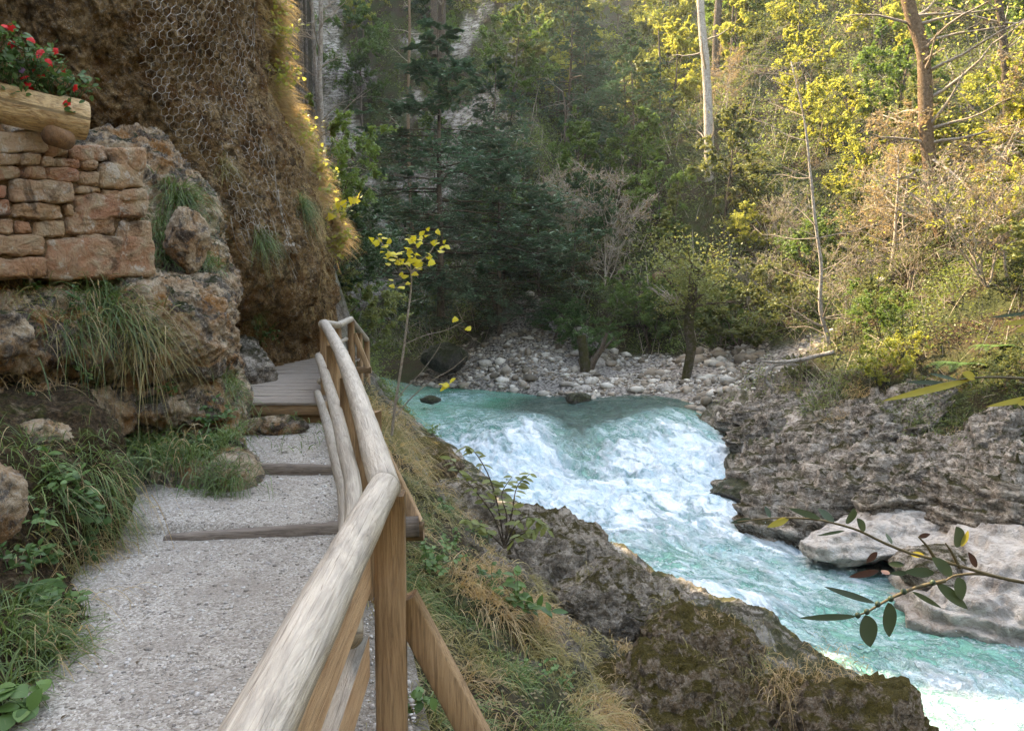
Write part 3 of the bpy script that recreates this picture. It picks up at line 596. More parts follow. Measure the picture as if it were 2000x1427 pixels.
CP, CN = relief(cpx, cpy, cY, 620, 620, [(.45, .42, 4, False, None), (1.3, .22, 4, True, (1, 1, .55)), (4.5, .11, 5, True, (1, 1, .7)), (16, .035, 3, False, None)], 3.)
mb = MB(); mb.add(CP, grid_q(620, 620)); cliff_o = mb.build('cliff', M['cliff']); tag(cliff_o, kind='structure')
nfr = len(fr); COLS = (nfr - 1) / (cpx.shape[1] - 1)          # share of the columns before the silhouette
def cliff_at(u, v):                                            # u 0..1 from the left to the silhouette, v 0..1 down the rows
    i = np.clip((np.asarray(v) * 619).astype(int), 0, 619); j = np.clip((np.asarray(u) * COLS * 619).astype(int), 0, 619); return CP[i, j], CN[i, j]
RPX, RPY = proj(CP)

Wd = lambda px: 5.7 + np.clip(px, -300, 600) / 290 * 1.2
cols = np.array([-400, -150, 0, 100, 190, 270, 330, 380, 415, 436, 450, 452, 440, 380], float)
rws = np.array([255, 330, 400, 480, 540, 572, 620, 690, 745, 800, 870, 940, 1010, 1090], float)
right = np.array([300, 350, 400, 415, 436, 440, 440, 442, 446, 450, 455, 462, 450, 440.])
L = []; Yr = []
dW = np.array([1.9, 1.5, 1.2, 1.0, .8, .05, -.25, -.30, .05, -.28, .12, -.15, -.6, -1.5])
for r_, rr_, dw in zip(rws, right, dW):
    c_ = np.where(cols > 260, 260 + (cols - 260) * (rr_ - 260) / (452 - 260), cols); L.append(c_)
    y_ = Wd(c_) + dw; k = np.array([0, 0, 0, 0, 0, 0, 0, 0, .05, .25, .6, 1.1, 1.9, 2.6])
    Yr.append(y_ + k)
cpx = np.array(L); cpy = np.repeat(rws[:, None], len(cols), 1); cY = np.array(Yr)
for r_, off, top in ((10, 0., 7.1), (11, -.5, 6.2)): cY[r_, :11] = np.minimum(Wd(cpx[r_, :11]) + off, top)
cY[12, :11] = np.maximum(cY[11, :11], 5.75); cY[13, :11] = 6.1
cY[9] = np.minimum(cY[9], 7.45)
cY[5:9, 1:5] += .12
LP, LN = relief(cpx, cpy, cY, 460, 480, [(.9, .20, 4, False, None), (2.2, .15, 5, True, (1, 1, 1.7)), (7, .045, 4, True, (1, 1, 1.3)), (22, .012, 3, False, None)], 11.)
mb = MB(); mb.add(LP, grid_q(460, 480)); tag(mb.build('rock_ledge', M['ledge']), kind='structure')
# earth bank beside the near path
rws = np.array([740, 790, 830, 900, 1000, 1100, 1200, 1300, 1430, 1600], float)
Rr = np.array([6.6, 5.4, 5.1, 4.95, 4.9, 4.85, 4.15, 3.55, 3.0, 2.5]); Rp = np.array([120, 150, 185, 212, 222, 222, 205, 165, 95, 20.])
Lr = np.array([6.3, 4.5, 4.2, 3.7, 3.1, 2.85, 2.6, 2.4, 2.15, 1.9])
ff = np.array([0, .3, .5, .68, .82, .93, 1, 1.02]); cpx = -450 + (Rp[:, None] + 450) * ff[None]; cpx[:, -1] += 20
cY = Lr[:, None] + (Rr - Lr)[:, None] * (ff ** 1.6)[None]; cY[:, -1] += .5
cpy = np.repeat(rws[:, None], len(ff), 1)
BP, BN = relief(cpx, cpy, cY, 300, 300, [(1.2, .14, 4, False, None), (4, .06, 4, True, None), (14, .015, 3, False, None)], 23.)
def bank_mat():
    b = NB('bank_earth'); v = b.coord(); n2 = b.noise(7, 8, .7, .6, v); n3 = b.noise(35, 6, .7, 0, v)
    c = b.ramp(n3, [(.3, (.012, .008, .004)), (.5, (.06, .038, .02)), (.68, (.14, .085, .045)), (.8, (.24, .16, .09))])
    c = b.mix(b.ramp(n2, [(.50, 0.), (.60, .85)]), c, b.ramp(n3, [(.35, (.02, .024, .006)), (.65, (.075, .075, .015)), (.8, (.13, .12, .03))]))
    c = b.mix(b.ramp(b.noise(2.7, 7, .7, .6, v), [(.57, 0.), (.64, .8)]), c, b.ramp(n3, [(.3, (.12, .08, .05)), (.7, (.36, .27, .18))]))
    return b.fin(b.pbr(c, .95, b.bump(b.math('ADD', n2, b.math('MULTIPLY', n3, .5)), 1.1, .08), .15))
M['bank'] = bank_mat()
mb = MB(); mb.add(BP, grid_q(300, 300)); tag(mb.build('earth_bank', M['bank']), kind='structure')
def on_grid(Pt, Nt, px, py):                                    # point and normal of a relief nearest to a pixel
    X, Y = proj(Pt); d = (X - px) ** 2 + (Y - py) ** 2; k = int(np.argmin(np.where(d < max(d.min() + 1, 50), Pt[..., 1] + d * .002, 1e9))); return Pt.reshape(-1, 3)[k], Nt.reshape(-1, 3)[k]

# wire netting on the cliff: hexagons laid on the relief, pulled together towards the right edge
def netting():
    mb = MB(); E = []
    poly = [(262, -40), (268, 60), (272, 130), (300, 200), (330, 255), (352, 290), (395, 320), (430, 335), (450, 390), (462, 440), (500, 470), (560, 505), (590, 500), (560, 430), (540, 350), (535, 290), (505, 190), (497, 100), (500, -40)]
    def inside(x, y):
        c = False; n = len(poly)
        for i in range(n):
            (x1, y1), (x2, y2) = poly[i], poly[i - 1]
            if (y1 > y) != (y2 > y) and x < (x2 - x1) * (y - y1) / (y2 - y1) + x1: c = not c
        return c
    VX, VY = RPX[:, :int(620 * COLS)], RPY[:, :int(620 * COLS)]; flat = np.stack([VX.ravel(), VY.ravel()], 1)
    # bins for a quick nearest look-up
    B = {}
    for k, (a, b_) in enumerate(flat):
        if 240 < a < 620 and -70 < b_ < 540: B.setdefault((int(a // 6), int(b_ // 6)), k)
    P3 = CP[:, :int(620 * COLS)].reshape(-1, 3); N3 = CN[:, :int(620 * COLS)].reshape(-1, 3)
    def at(px, py):
        for r_ in range(4):
            for i in range(-r_, r_ + 1):
                for j in range(-r_, r_ + 1):
                    k = B.get((int(px // 6) + i, int(py // 6) + j))
                    if k is not None:
                        d = P3[k] - np.array([0, 0, CAMZ]); Y = P3[k][1]; q = P(px, py, Y - .07); return q
        return None
    rg = np.random.RandomState(1); W = 17.; Hh = 15.; cache = {}
    def warp(a, b_):                                           # lattice -> pixel
        x = 258 + a; y = -50 + b_
        edge = np.interp(y, [-50, 190, 290, 350, 430, 510], [500, 505, 533, 540, 556, 592]); k = np.clip((x - 258) / 300., 0, 1.3)
        xx = 258 + (edge - 258) * (1 - (1 - min(k, 1)) ** 1.35) + max(0, k - 1) * 10
        return xx + 2.0 * math.sin(y * .031 + x * .05) + 1.6 * math.sin(x * .11), y + 5 * math.sin(x * .027) + max(0, k - .5) * 26
    def vert(i, j):
        key = (i, j)
        if key in cache: return cache[key]
        a = i * W / 2; b_ = j * Hh + (0 if (i + j) % 2 == 0 else Hh * .34)
        px, py = warp(a, b_); px += rg.normal() * .7; py += rg.normal() * .7
        cache[key] = (at(px, py) if inside(px, py) else None); return cache[key]
    for j in range(0, 40):
        for i in range(0, 44):
            v = vert(i, j)
            if v is None: continue
            v2 = vert(i + 1, j)
            if v2 is not None: E.append((v, v2))
            if (i + j) % 2 == 1:
                v3 = vert(i, j + 1)
                if v3 is not None: E.append((v, v3))
    for a, b_ in E:
        if np.linalg.norm(a - b_) > .5: continue
        tube(mb, [a, b_], .0038, 3, False)
    # loose strands hanging from the lower corner
    for k in range(26):
        x0 = 440 + rg.rand() * 130; y0 = 330 + rg.rand() * 120; pts = []
        for s in np.linspace(0, 1, 8):
            q = at(x0 + 50 * s + rg.normal() * 3, y0 + 90 * s + 14 * math.sin(s * 5 + k))
            if q is not None: pts.append(q)
        if len(pts) > 3: tube(mb, pts, .004, 3, False)
    o = mb.build('wire_netting', M['wire'], smooth=False)
    tag(o, 'hexagonal wire netting draped over the brown overhanging cliff', 'netting')
netting()

# rocks along the banks (each a thing)
def rock(name, c, dims, seed, mat, label, cat='rock', rot=(0, 0, 0), group=None, **kw):
    V, T = rock_mesh(dims, seed, **kw); V = V @ rotm(*rot).T; mb = MB(); mb.add(V, None, T)
    return tag(mb.build(name, M[mat], loc=None), label, cat, group), c
def put(r, z=None):
    o, c = r; o.location = c; return o
put(rock('boulder', P(1700, 965, 15.2), (5.4, 3.0, 1.45), 5, 'limestone', 'large dark undercut boulder with streaky layers on the right river bank', rot=(.05, -.24, .15), strata=.22, sdirn=(.35, .1, 1.), sub=6, amp=.3))
put(rock('boulder', P(1600, 880, 17.3), (5.0, 2.6, .95), 8, 'limestone', 'long slanting rock slab streaked pale and dark above the large boulder', rot=(0, -.42, .2), strata=.25, sdirn=(.3, .1, 1.), sub=6, amp=.3))
put(rock('boulder', P(1470, 960, 16.9), (1.9, 1.6, .85), 12, 'wet_rock', 'low wet black rock at the water edge left of the undercut boulder', rot=(0, -.1, .2)))
put(rock('boulder', P(1500, 900, 19.3), (2.6, 2.0, .9), 14, 'wet_rock', 'wet mossy dark rock shelf where the white rapids meet the right bank', rot=(0, -.2, .5)))
put(rock('boulder', P(1830, 1120, 11.6), (1.35, 1.1, .85), 17, 'limestone', 'rounded brown and white boulder standing in shallow water below the pale rock', rot=(0, 0, .4), strata=.06))
put(rock('boulder', P(2010, 1130, 11.4), (4.8, 3.0, 1.15), 21, 'smooth_stone', 'pale water-smoothed rock bulging at the right river bank', rot=(0, -.35, .3), strata=.16, sub=6, amp=.25, sdirn=(.5, .1, .9)))
put(rock('boulder', P(1750, 1035, 13.3), (3.6, 2.0, .65), 22, 'smooth_stone', 'pale grooved rock shelf at the waterline under the undercut boulder', rot=(0, -.12, .15), strata=.10, sub=6, amp=.15, sdirn=(.25, .1, 1.)))
put(rock('boulder', P(1960, 960, 13.0), (3.0, 2.4, 1.1), 27, 'limestone', 'cracked white and brown rock above the smooth pale rock on the right', rot=(0, -.35, .1), sub=6, strata=.2, amp=.35))
put(rock('boulder', P(1440, 860, 21.8), (2.6, 2.2, .8), 29, 'wet_rock', 'low moss-topped rock lying at the foot of the gravel bank', rot=(0, -.1, .6)))
put(rock('boulder', P(1060, 1110, 8.6), (1.7, 1.6, 1.2), 31, 'near_rock', 'pale brown pointed rock above the river on the near left bank', rot=(.1, .35, .4), sub=6, amp=.4))
put(rock('boulder', P(1210, 1195, 7.5), (1.5, 1.1, .8), 33, 'near_rock', 'grey and white rock with mossy top in front of the pointed rock', rot=(0, .25, .2), sub=6, amp=.4))
put(rock('boulder', P(1370, 1285, 6.8), (1.2, 1.0, .75), 35, 'dark_rock', 'mossy rock hump with tufts of brown grass beside the rapids', rot=(0, .3, .1), sub=6, amp=.42))
put(rock('boulder', P(1640, 1420, 6.2), (1.9, 1.4, .9), 37, 'dark_rock', 'dark rugged rock with rusty moss at the bottom edge by the foaming water', rot=(0, .3, .1), sub=6, amp=.42))
put(rock('boulder', P(1310, 1400, 5.6), (1.7, 1.0, .95), 39, 'dark_rock', 'dark hollow rock mass below the mossy hump', rot=(0, .1, .3), sub=6, amp=.45))
put(rock('boulder', P(900, 990, 10.4), (1.1, 1.6, .8), 41, 'near_rock', 'broken pale rock on the steep bank below the handrail', rot=(0, .4, .3)))
put(rock('boulder', P(845, 905, 14.0), (1.1, 2.0, 1.0), 43, 'dark_rock', 'brown mossy rock bulging over the green water beyond the handrail', rot=(0, .4, .3)))
put(rock('boulder', P(-45, 985, 3.5), (.34, .4, .45), 45, 'ledge', 'rough brown rock at the left edge of the picture above the bank plants'))
put(rock('boulder', P(-20, 650, 5.1), (.5, .5, .35), 46, 'ledge', 'small dark rounded rock at the left edge below the stone wall'))
put(rock('boulder', P(95, 860, 4.9), (.45, .4, .26), 47, 'ledge', 'small grey rock half hidden among plants at the ledge foot'))
put(rock('boulder', P(868, 700, 33.5), (2.1, 1.6, 1.3), 49, 'wet_rock', 'dark mossy boulder at the head of the gravel bank'))
put(rock('boulder', P(1130, 780, 27.0), (.9, .7, .5), 52, 'wet_rock', 'small dark mossy stone at the water edge of the gravel bank'))
put(rock('boulder', hit(1137, 762), (.75, .6, .5), 51, 'smooth_stone', 'single white stone at the shore in front of the gravel bank', sub=5))
put(rock('boulder', hit(1170, 712), (.7, .6, .6), 53, 'smooth_stone', 'pale rounded stone beside the mossy stump on the gravel bank', sub=5))
put(rock('boulder', hit(1300, 764), (.75, .6, .75), 55, 'smooth_stone', 'upright white stone between the gravel and the moss near the mossy trunk', sub=5))
put(rock('boulder', P(838, 781, 26.3), (.8, .4, .3), 57, 'wet_rock', 'flat dark stone breaking the surface of the green pool'))
put(rock('slab', P(478, 705, 10.6), (.9, 2.6, .42), 61, 'limestone', 'grey slanted rock slab between the cliff foot and the boardwalk', rot=(.1, .5, .35), strata=.03, sdirn=(1., .1, .5)))
put(rock('ledge_boulder', P(365, 465, 7.6), (.42, .4, .62), 64, 'ledge', 'pale rock knob between the grass tufts right of the stone wall'))

for k, (px, py, Y, dm, ry, lb) in enumerate([(1720, 850, 16.6, (4.2, 2.2, .7), -.50, 'upper slanting rock slab just below the overhanging shrubs on the right bank'), (1530, 830, 19.6, (3.4, 1.8, .55), -.45, 'narrow pale-streaked slab leading up from the rapids to the driftwood'), (1830, 930, 14.2, (3.4, 2.0, .75), -.38, 'slanting slab with white lichen between the undercut boulder and the cracked rock'),
        (1480, 810, 21.2, (2.6, 1.6, .45), -.35, 'low mossy slab at the upstream end of the right bank rocks'), (1900, 880, 14.8, (3.0, 1.8, .7), -.45, 'pale slab under the fern at the top of the right bank rocks')]):
    put(rock('slab', P(px, py, Y), dm, 81 + k, 'limestone', lb, rot=(0, ry, .2), sub=6, amp=.35, strata=.25, sdirn=(.25, .1, 1.)))
# ------------------------------------------------------------------ stone wall with the log planter
def wall():
    t = thing('stone_wall', 'rough reddish stone wall of stacked blocks below the log flower trough', 'wall', P(140, 545, 6.2))
    L0 = np.array(t.location)
    Wf = lambda px: 5.62 + np.clip(px, -400, 400) / 290 * 1.15
    st = [(-70, 256, 92, 300), (92, 274, 140, 306), (143, 281, 212, 314), (214, 290, 281, 334),
          (-60, 303, 38, 322), (41, 303, 74, 321), (76, 306, 102, 324), (104, 310, 156, 329), (158, 314, 190, 329), (196, 320, 283, 366),
          (-50, 325, 42, 352), (46, 324, 88, 348), (91, 331, 153, 353), (155, 332, 196, 364),
          (-60, 356, 18, 388), (22, 351, 146, 394), (150, 367, 199, 376), (202, 369, 284, 392),
          (-60, 391, 20, 424), (24, 397, 122, 428), (125, 398, 146, 426), (148, 378, 289, 428),
          (-60, 427, 28, 456), (31, 428, 62, 460), (66, 432, 128, 462), (130, 412, 228, 458), (232, 431, 294, 478),
          (-80, 459, 88, 500), (92, 463, 302, 545), (150, 459, 232, 470), (-90, 503, 90, 541)]
    mb = MB(); rg = np.random.RandomState(4)
    n = 15
    for k, (x0, y0, x1, y1) in enumerate(st):
        g = .7; x0 += g; x1 -= g; y0 += g; y1 -= g
        sk0, sk1 = rg.uniform(-3, 3, 2); 
        cx, cy = (x0 + x1) / 2, (y0 + y1) / 2; Yc = Wf(cx)
        # block in its own frame: s along the wall, z up, w into the wall
        a = P(x0, cy, Wf(x0)); b_ = P(x1, cy, Wf(x1)); top = P(cx, y0, Yc)[2]; bot = P(cx, y1, Yc)[2]
        ax = b_ - a; ax[2] *= 1; Lx = np.linalg.norm(ax[:2]); dep = .30
        U = np.linspace(-1, 1, n * 2); 
        # superellipsoid block so that the faces bulge and the corners are worn
        V, T = ICO[5]; e = np.array([8., 8., 8.]) if x1 - x0 > 60 else np.array([5.5, 5., 5.5])
        s = (np.abs(V) ** e).sum(1) ** (-1 / e.mean()); V = V * s[:, None]; V = np.clip(V, -1, 1)
        V = V + (V * 0 + rg.normal(size=3) * .0)
        d3 = np.array([ax[0], ax[1], 0]) / Lx; w3 = np.array([-d3[1], d3[0], 0]); sl = ax[2] / Lx
        loc = (a + b_) / 2; hz = (top - bot) / 2
        tilt = V[:, 0] * rg.uniform(-.12, .12) * hz + V[:, 0] * sl * Lx / 2
        C = loc + d3 * (V[:, :1] * Lx / 2 * (1 + .10 * rg.uniform(-1, 1) * V[:, 2:3])) + w3 * ((V[:, 1:2] + 1) * dep / 2 - .03 * rg.rand()) + np.array([0, 0, 1.]) * (V[:, 2:3] * hz + tilt[:, None])
        nn = d3 * V[:, :1] + w3 * V[:, 1:2] + np.array([0, 0, 1.]) * V[:, 2:3]; nn /= np.linalg.norm(nn, axis=1)[:, None]
        C = C + nn * (fbm(C + k * 7.7, 4., 4)[:, None] * .060 + fbm(C + k, 11., 4, .6, True)[:, None] * .014)
        mb.add(C - L0, None, T, rg.rand())
    mb.build('stones', M['stone'], t)
    a = P(-120, 400, Wf(-120)); b_ = P(278, 400, Wf(278)); d3 = (b_ - a) * np.array([1, 1, 0]); d3 /= np.linalg.norm(d3); w3 = np.array([-d3[1], d3[0], 0])
    mb = MB(); nx, nz = 160, 90; S_ = np.linspace(0, np.linalg.norm((b_ - a)[:2]), nx); px_s = np.linspace(-120, 278, nx)
    topz = P(px_s, np.interp(px_s, [-120, 0, 140, 240, 278], [262, 268, 288, 304, 332]), Wf(px_s))[:, 2]; botz = P(px_s, 543, Wf(px_s))[:, 2]
    Z = botz + (topz - botz) * np.linspace(0, 1, nz)[:, None]; F = P(px_s, 400, Wf(px_s))[None] * np.array([1, 1, 0]) + Z[..., None] * np.array([0, 0, 1.])
    back = F + w3 * .42
    F = F + w3 * (.035 + fbm(F, 5, 4)[..., None] * .03); G_ = np.concatenate([F, back[::-1]], 0)
    mb.add(G_ - L0, grid_q(2 * nz, nx)[:, ::-1]); idx = np.arange(2 * nz * nx).reshape(2 * nz, nx)
    for c_ in (0, nx - 1):
        mb.add(np.stack([F[:, c_], back[:, c_]], 1).reshape(-1, 3) - L0, grid_q(nz, 2))
    mb.build('mortar', M['mortar'], t, smooth=False)
wall()
def planter():
    a = P(-160, 163, 5.35); b_ = P(168, 237, 6.05); t = thing('log_planter', 'hollowed pale log used as a flower trough on top of the stone wall', 'planter', (a + b_) / 2)
    L0 = np.array(t.location); pts = np.linspace(a, b_, 26); r = np.full(26, .158); r[-1] = .148; mb = MB(); n = 40
    ax = (b_ - a) / np.linalg.norm(b_ - a); s = np.cross(ax, [0, 0, 1]); s /= np.linalg.norm(s); u = np.cross(s, ax)
    th = np.linspace(0, 2 * math.pi, n, endpoint=False); V = []
    for k, p in enumerate(pts):
        rr = r[k] * (1 + .03 * fbm(np.stack([np.cos(th) * 2, np.sin(th) * 2, th * 0 + k * .12], -1), 1., 3))
        hol = (k > 0) & (k < 21)
        yv = np.sin(th) * rr
        if hol: yv = np.where((np.sin(th) > .80), .80 * rr - .09 * np.clip((np.sin(th) - .80) / .2, 0, 1), yv)
        V.append(p + s * (np.cos(th) * rr)[:, None] + u * yv[:, None])
    V = np.array(V); i = np.arange(26 * n).reshape(26, n); j = np.roll(i, -1, 1); Q = np.stack([i[:-1], j[:-1], j[1:], i[1:]], -1).reshape(-1, 4)
    mb.add(V - L0, Q, None, 0., np.stack([np.broadcast_to(th / 6.283, (26, n)), np.broadcast_to(np.linspace(0, 2.4, 26)[:, None], (26, n))], -1).reshape(-1, 2)); mb.build('log', M['log'], t, uv=True)
    mb = MB(); e = V[-1] - L0; c = e.mean(0) + ax * .012; mb.add(np.concatenate([e, [c]]), None, [(k, (k + 1) % n, n) for k in range(n)]); mb.build('cut_end', M['logend2'], t)
    mb = MB(); pp = np.array([p + u * .12 for p in pts[1:21]]); V2 = np.stack([pp - s * .11, pp + s * .11], 1) - L0; V2[..., 2] += fbm(V2 * 1., 9, 3) * .02; mb.add(V2, grid_q(20, 2)); mb.build('soil', M['mortar'], t)
    for q, Y in ((P(112, 263, 5.75), 0), (P(-60, 228, 5.3), 1)):
        mb = MB(); tube(mb, [np.array([-.0, .02, 0]) + w * .0 for w in [0]] if False else [np.array([-.01, -.07, 0]), np.array([.01, .10, 0])], .075, 20)
        o = mb.build('support_log', M['logend'], loc=None); o.location = q + np.array([0, 0, -.02])
        tag(o, 'short dark log end wedged under the flower trough near its right end' if not Y else 'short dark log under the flower trough at the left picture edge', 'log')
    return a, b_, ax, s, u
pa, pb, pax, ps_, pu = planter()
def bigleaf(mb, base, d, nrm, L, W, rnd=0., curl=.15, fold=.18, seg=6, shape=None):
    d = np.asarray(d, float); d = d / np.linalg.norm(d); nrm = np.asarray(nrm, float); nrm = nrm - d * (nrm @ d); nrm /= np.linalg.norm(nrm) + 1e-9; s = np.cross(d, nrm)
    t = np.linspace(0, 1, seg + 1); w_ = (np.sin(np.pi * np.clip(t, 0, 1) ** .85) ** .8 if shape is None else np.interp(t, *shape)) * W / 2
    c = np.asarray(base)[None] + d[None] * (L * t)[:, None] + nrm[None] * (-curl * L * t ** 2)[:, None]
    V = np.stack([c - s * w_[:, None] + nrm * (fold * w_)[:, None], c, c + s * w_[:, None] + nrm * (fold * w_)[:, None]], 1)
    mb.add(V, grid_q(seg + 1, 3), None, rnd)
MAPLE = [(0, 0), (.10, .30), (.02, .52), (.25, .46), (.30, .60), (.42, .34), (.62, .40), (.66, .28), (.80, .20), (1, 0)]
def maple(mb, base, d, nrm, L, rnd=0.):
    d = np.asarray(d, float); d /= np.linalg.norm(d); nrm = np.asarray(nrm, float); nrm = nrm - d * (nrm @ d); nrm /= np.linalg.norm(nrm) + 1e-9; s = np.cross(d, nrm)
    o = np.array(MAPLE) * L; V = [base + d * (.35 * L)]; 
    for a, b_ in o: V.append(base + d * a + s * b_ - nrm * (b_ * .2))
    for a, b_ in o[::-1][1:-1]: V.append(base + d * a - s * b_ - nrm * (b_ * .2))
    m = len(V); mb.add(V, None, [(0, k, k % (m - 1) + 1) for k in range(1, m)], rnd)
def flowers():
    rg = np.random.RandomState(8); cs = np.linspace(.02, .66, 4)
    labs = ['leafy plant with red blossoms at the right end of the trough', 'leafy plant with a red blossom beside a lilac one in the trough', 'trailing plant with red flowers at the left picture edge of the trough', 'green plant at the back of the trough farthest left']
    for k in range(4):
        c = pa + (pb - pa) * (.79 - k * .155) + pu * .15
        t = thing('flowering_plant', labs[k], 'flower', c, 'red flowering plants in the log trough')
        lm, sm, fm = MB(), MB(), MB()
        for j in range(26):
            b0 = pax * rg.uniform(-.17, .17) + ps_ * rg.uniform(-.07, .09); h = rg.uniform(.08, .27) * (1.2 if k else .85); out = ps_ * rg.uniform(-.10, .20) + pax * rg.uniform(-.12, .14)
            tip = b0 + out + np.array([0, 0, h if j > 7 else rg.uniform(-.12, .05)]); tube(sm, curve_pts([b0, b0 + out * .4 + np.array([0, 0, .6 * h]), tip], 5), .003, 4)
            for q in range(7):
                dd_ = rg.normal(size=3) * np.array([1, 1, .5]); bigleaf(lm, tip + rg.normal(size=3) * .035, dd_, np.array([0, -.7, 1]) + rg.normal(size=3) * .4, rg.uniform(.04, .07), rg.uniform(.025, .04), rg.rand() * .7)
            if j % 4 == 0 and not (k == 3 and j % 2):
                cc = tip + np.array([0, -.03, .02]) + rg.normal(size=3) * .02; a0 = rg.rand() * 6; fn = np.array([.2, -1, .35]) + rg.normal(size=3) * .3; fn /= np.linalg.norm(fn); e1 = np.cross(fn, [0, 0, 1]); e1 /= np.linalg.norm(e1); e2 = np.cross(fn, e1)
                for q in range(5):
                    an = a0 + q * 1.2566; bigleaf(fm, cc, e1 * math.cos(an) + e2 * math.sin(an), fn, .033, .036, rg.rand(), .25, .05, 4)
        lm.build('leaves', M['l_plant'], t); sm.build('stems', M['l_plant'], t); fm.build('blossoms', M['red'], t)
        if k == 1:
            l2 = MB(); cc = np.array([.02, -.13, .10])
            for q in range(5): an = q * 1.2566; bigleaf(l2, cc, np.array([math.cos(an), 0, math.sin(an)]), np.array([0, -1, .2]), .028, .03, .5, .2, .05, 4)
            l2.build('lilac_blossom', M['lilac'], t)
flowers()

# ------------------------------------------------------------------ railing
def fpt(y, z, off=0.):
    x = np.interp(y, FL[:, 1], FL[:, 0]); return np.array([x - off, y, z])
def railing():
    t = thing('wooden_railing', 'timber handrail of grey round logs on squared orange posts beside the path', 'railing', (-.45, 2.6, 0)); L0 = np.array(t.location)
    def post(x, y, z0, z1, w_=.108, rz=.0, d=None):
        mb = MB(); c, s = math.cos(rz), math.sin(rz); boxm(mb, (x, y, z0), (x, y, z1), w_, d or w_, up=(s, -c, 0), bev=.006); mb.V = [v - L0 for v in mb.V]; return mb.build('post', M['post'], t)
    def log(name, pts, r, mat='rail', n=60, sides=24, seed=0, half=False):
        mb = MB(); c = curve_pts(pts, n) if not half else curve_pts(pts, n)
        rr = r * (1 + .05 * fbm(np.stack([np.arange(n) * .09 + seed] * 3, -1), 1., 3))
        tube(mb, c, rr, sides, True, 0., .0035, seed); mb.V = [v - L0 for v in mb.V]; return mb.build(name, M[mat], t, uv=True)
    def lin(*p): return [np.array(q) for q in p]
    # top rail: P0 (below the frame) -> P1 -> A, each straight run a log of its own
    z = lambda y: 1.02 + .0705 * (y - 2.6)
    P1 = (-.45, 2.58, 1.02); PA = (-2.19, 8.7, 1.45)
    def straight(a, b_, bow=0., n=4):
        a, b_ = np.array(a), np.array(b_); s = np.linspace(0, 1, n)[:, None]; return a + (b_ - a) * s + np.array([bow, 0, 0]) * np.sin(s * math.pi)
    log('top_rail', straight((-.30, -.4, 1.00), P1, -.01), .054, seed=2)
    log('top_rail', straight((-.445, 2.56, 1.018), PA, .045, 6), .055, seed=5)
    log('top_rail', straight((-2.20, 8.66, 1.45), (-2.78, 11.85, 1.36)), .055, seed=8)
    log('top_rail', straight((-2.76, 11.8, 1.36), (-3.03, 14.0, 1.42)), .055, seed=9)
    log('top_rail', straight((-3.03, 13.95, 1.42), (-3.13, 16.0, .95)), .055, seed=10)
    for x, y, z0, z1, w_, lab in ((-.44, 2.62, -.5, .985, .108, 0), (-.80, 4.1, -.4, 1.07, .115, 0), (-1.155, 5.25, -.3, 1.15, .108, 0), (-1.72, 7.15, -.1, 1.28, .105, 0), (-2.19, 8.72, .3, 1.42, .105, 0), (-2.79, 11.85, .1, 1.32, .105, 0), (-3.03, 14.0, .1, 1.39, .105, 0), (-3.08, 15.0, .0, 1.12, .10, 0), (-3.13, 16.0, -.2, .93, .10, 0), (-.33, .3, -.3, .95, .108, 0)):
        post(x, y, z0, z1, w_, rz=.08 if y < 3 else -.2)
    # half-round middle and lower rails, nailed to the path side
    o = .085
    def rail2(name, pts, r, sd): log(name, pts, r, seed=sd, n=40, sides=18)
    rail2('middle_rail', [fpt(y, zz, o) for y, zz in ((2.3, .60), (3.6, .72), (4.2, .82), (5.4, .93), (7.0, 1.02), (8.75, 1.07))], .045, 20)
    rail2('lower_rail', [fpt(y, zz, o + .02) for y, zz in ((2.3, .34), (3.9, .555), (4.8, .63), (6.1, .66), (7.4, .66), (8.65, .645))], .042, 21)
    def halfrail(name, a, b_, r, sd):
        mb = MB(); n, k = 24, 13; a, b_ = np.array(a, float), np.array(b_, float); ax = (b_ - a) / np.linalg.norm(b_ - a); s = np.cross(ax, [0, 0, 1]); s /= np.linalg.norm(s); u = np.cross(s, ax)
        th = np.linspace(math.pi / 2, math.pi * 1.5, k); V = []; U = []
        for q in np.linspace(0, 1, n):
            for h in th: V.append(a + (b_ - a) * q + s * math.cos(h) * r * 1.15 + u * math.sin(h) * r); U.append((h / 6.28, q * np.linalg.norm(b_ - a)))
        mb.add(np.array(V) - L0, grid_q(n, k)[:, ::-1], None, 0., U); i = np.arange(n * k).reshape(n, k)
        r1 = mb.build(name, M['rail'], t, uv=True)
        mb = MB(); W_ = np.array(V).reshape(n, k, 3)[:, [0, -1]] - L0; mb.add(W_ + s * .0, grid_q(n, 2), None, 0., [(c_, q) for q in np.linspace(0, 2.5, n) for c_ in (0, .14)])
        for e_ in (0, n - 1):
            E_ = np.array(V).reshape(n, k, 3)[e_] - L0; mb.add(np.concatenate([E_, E_.mean(0)[None]]), None, [(q, q + 1, k) for q in range(k - 1)])
        f = mb.build('sawn_face', M['railflat'], r1, uv=True)
    halfrail('middle_rail', (-.36, -.3, .70), (-.50, 2.56, .72), .075, 30)
    halfrail('lower_rail', (-.37, -.3, .41), (-.50, 2.52, .43), .075, 31)
    for y0, y1, z0, z1, nm in ((8.7, 11.85, 1.08, 1.02, 'middle_rail'), (8.7, 11.85, .78, .72, 'lower_rail'), (11.85, 14., 1.02, 1.05, 'middle_rail'), (11.85, 14, .74, .80, 'lower_rail'), (14, 16., 1.05, .6, 'middle_rail')):
        log(nm, straight(fpt(y0, z0, .07), fpt(y1, z1, .07)), .04, seed=y0 + z0, sides=14, n=16)
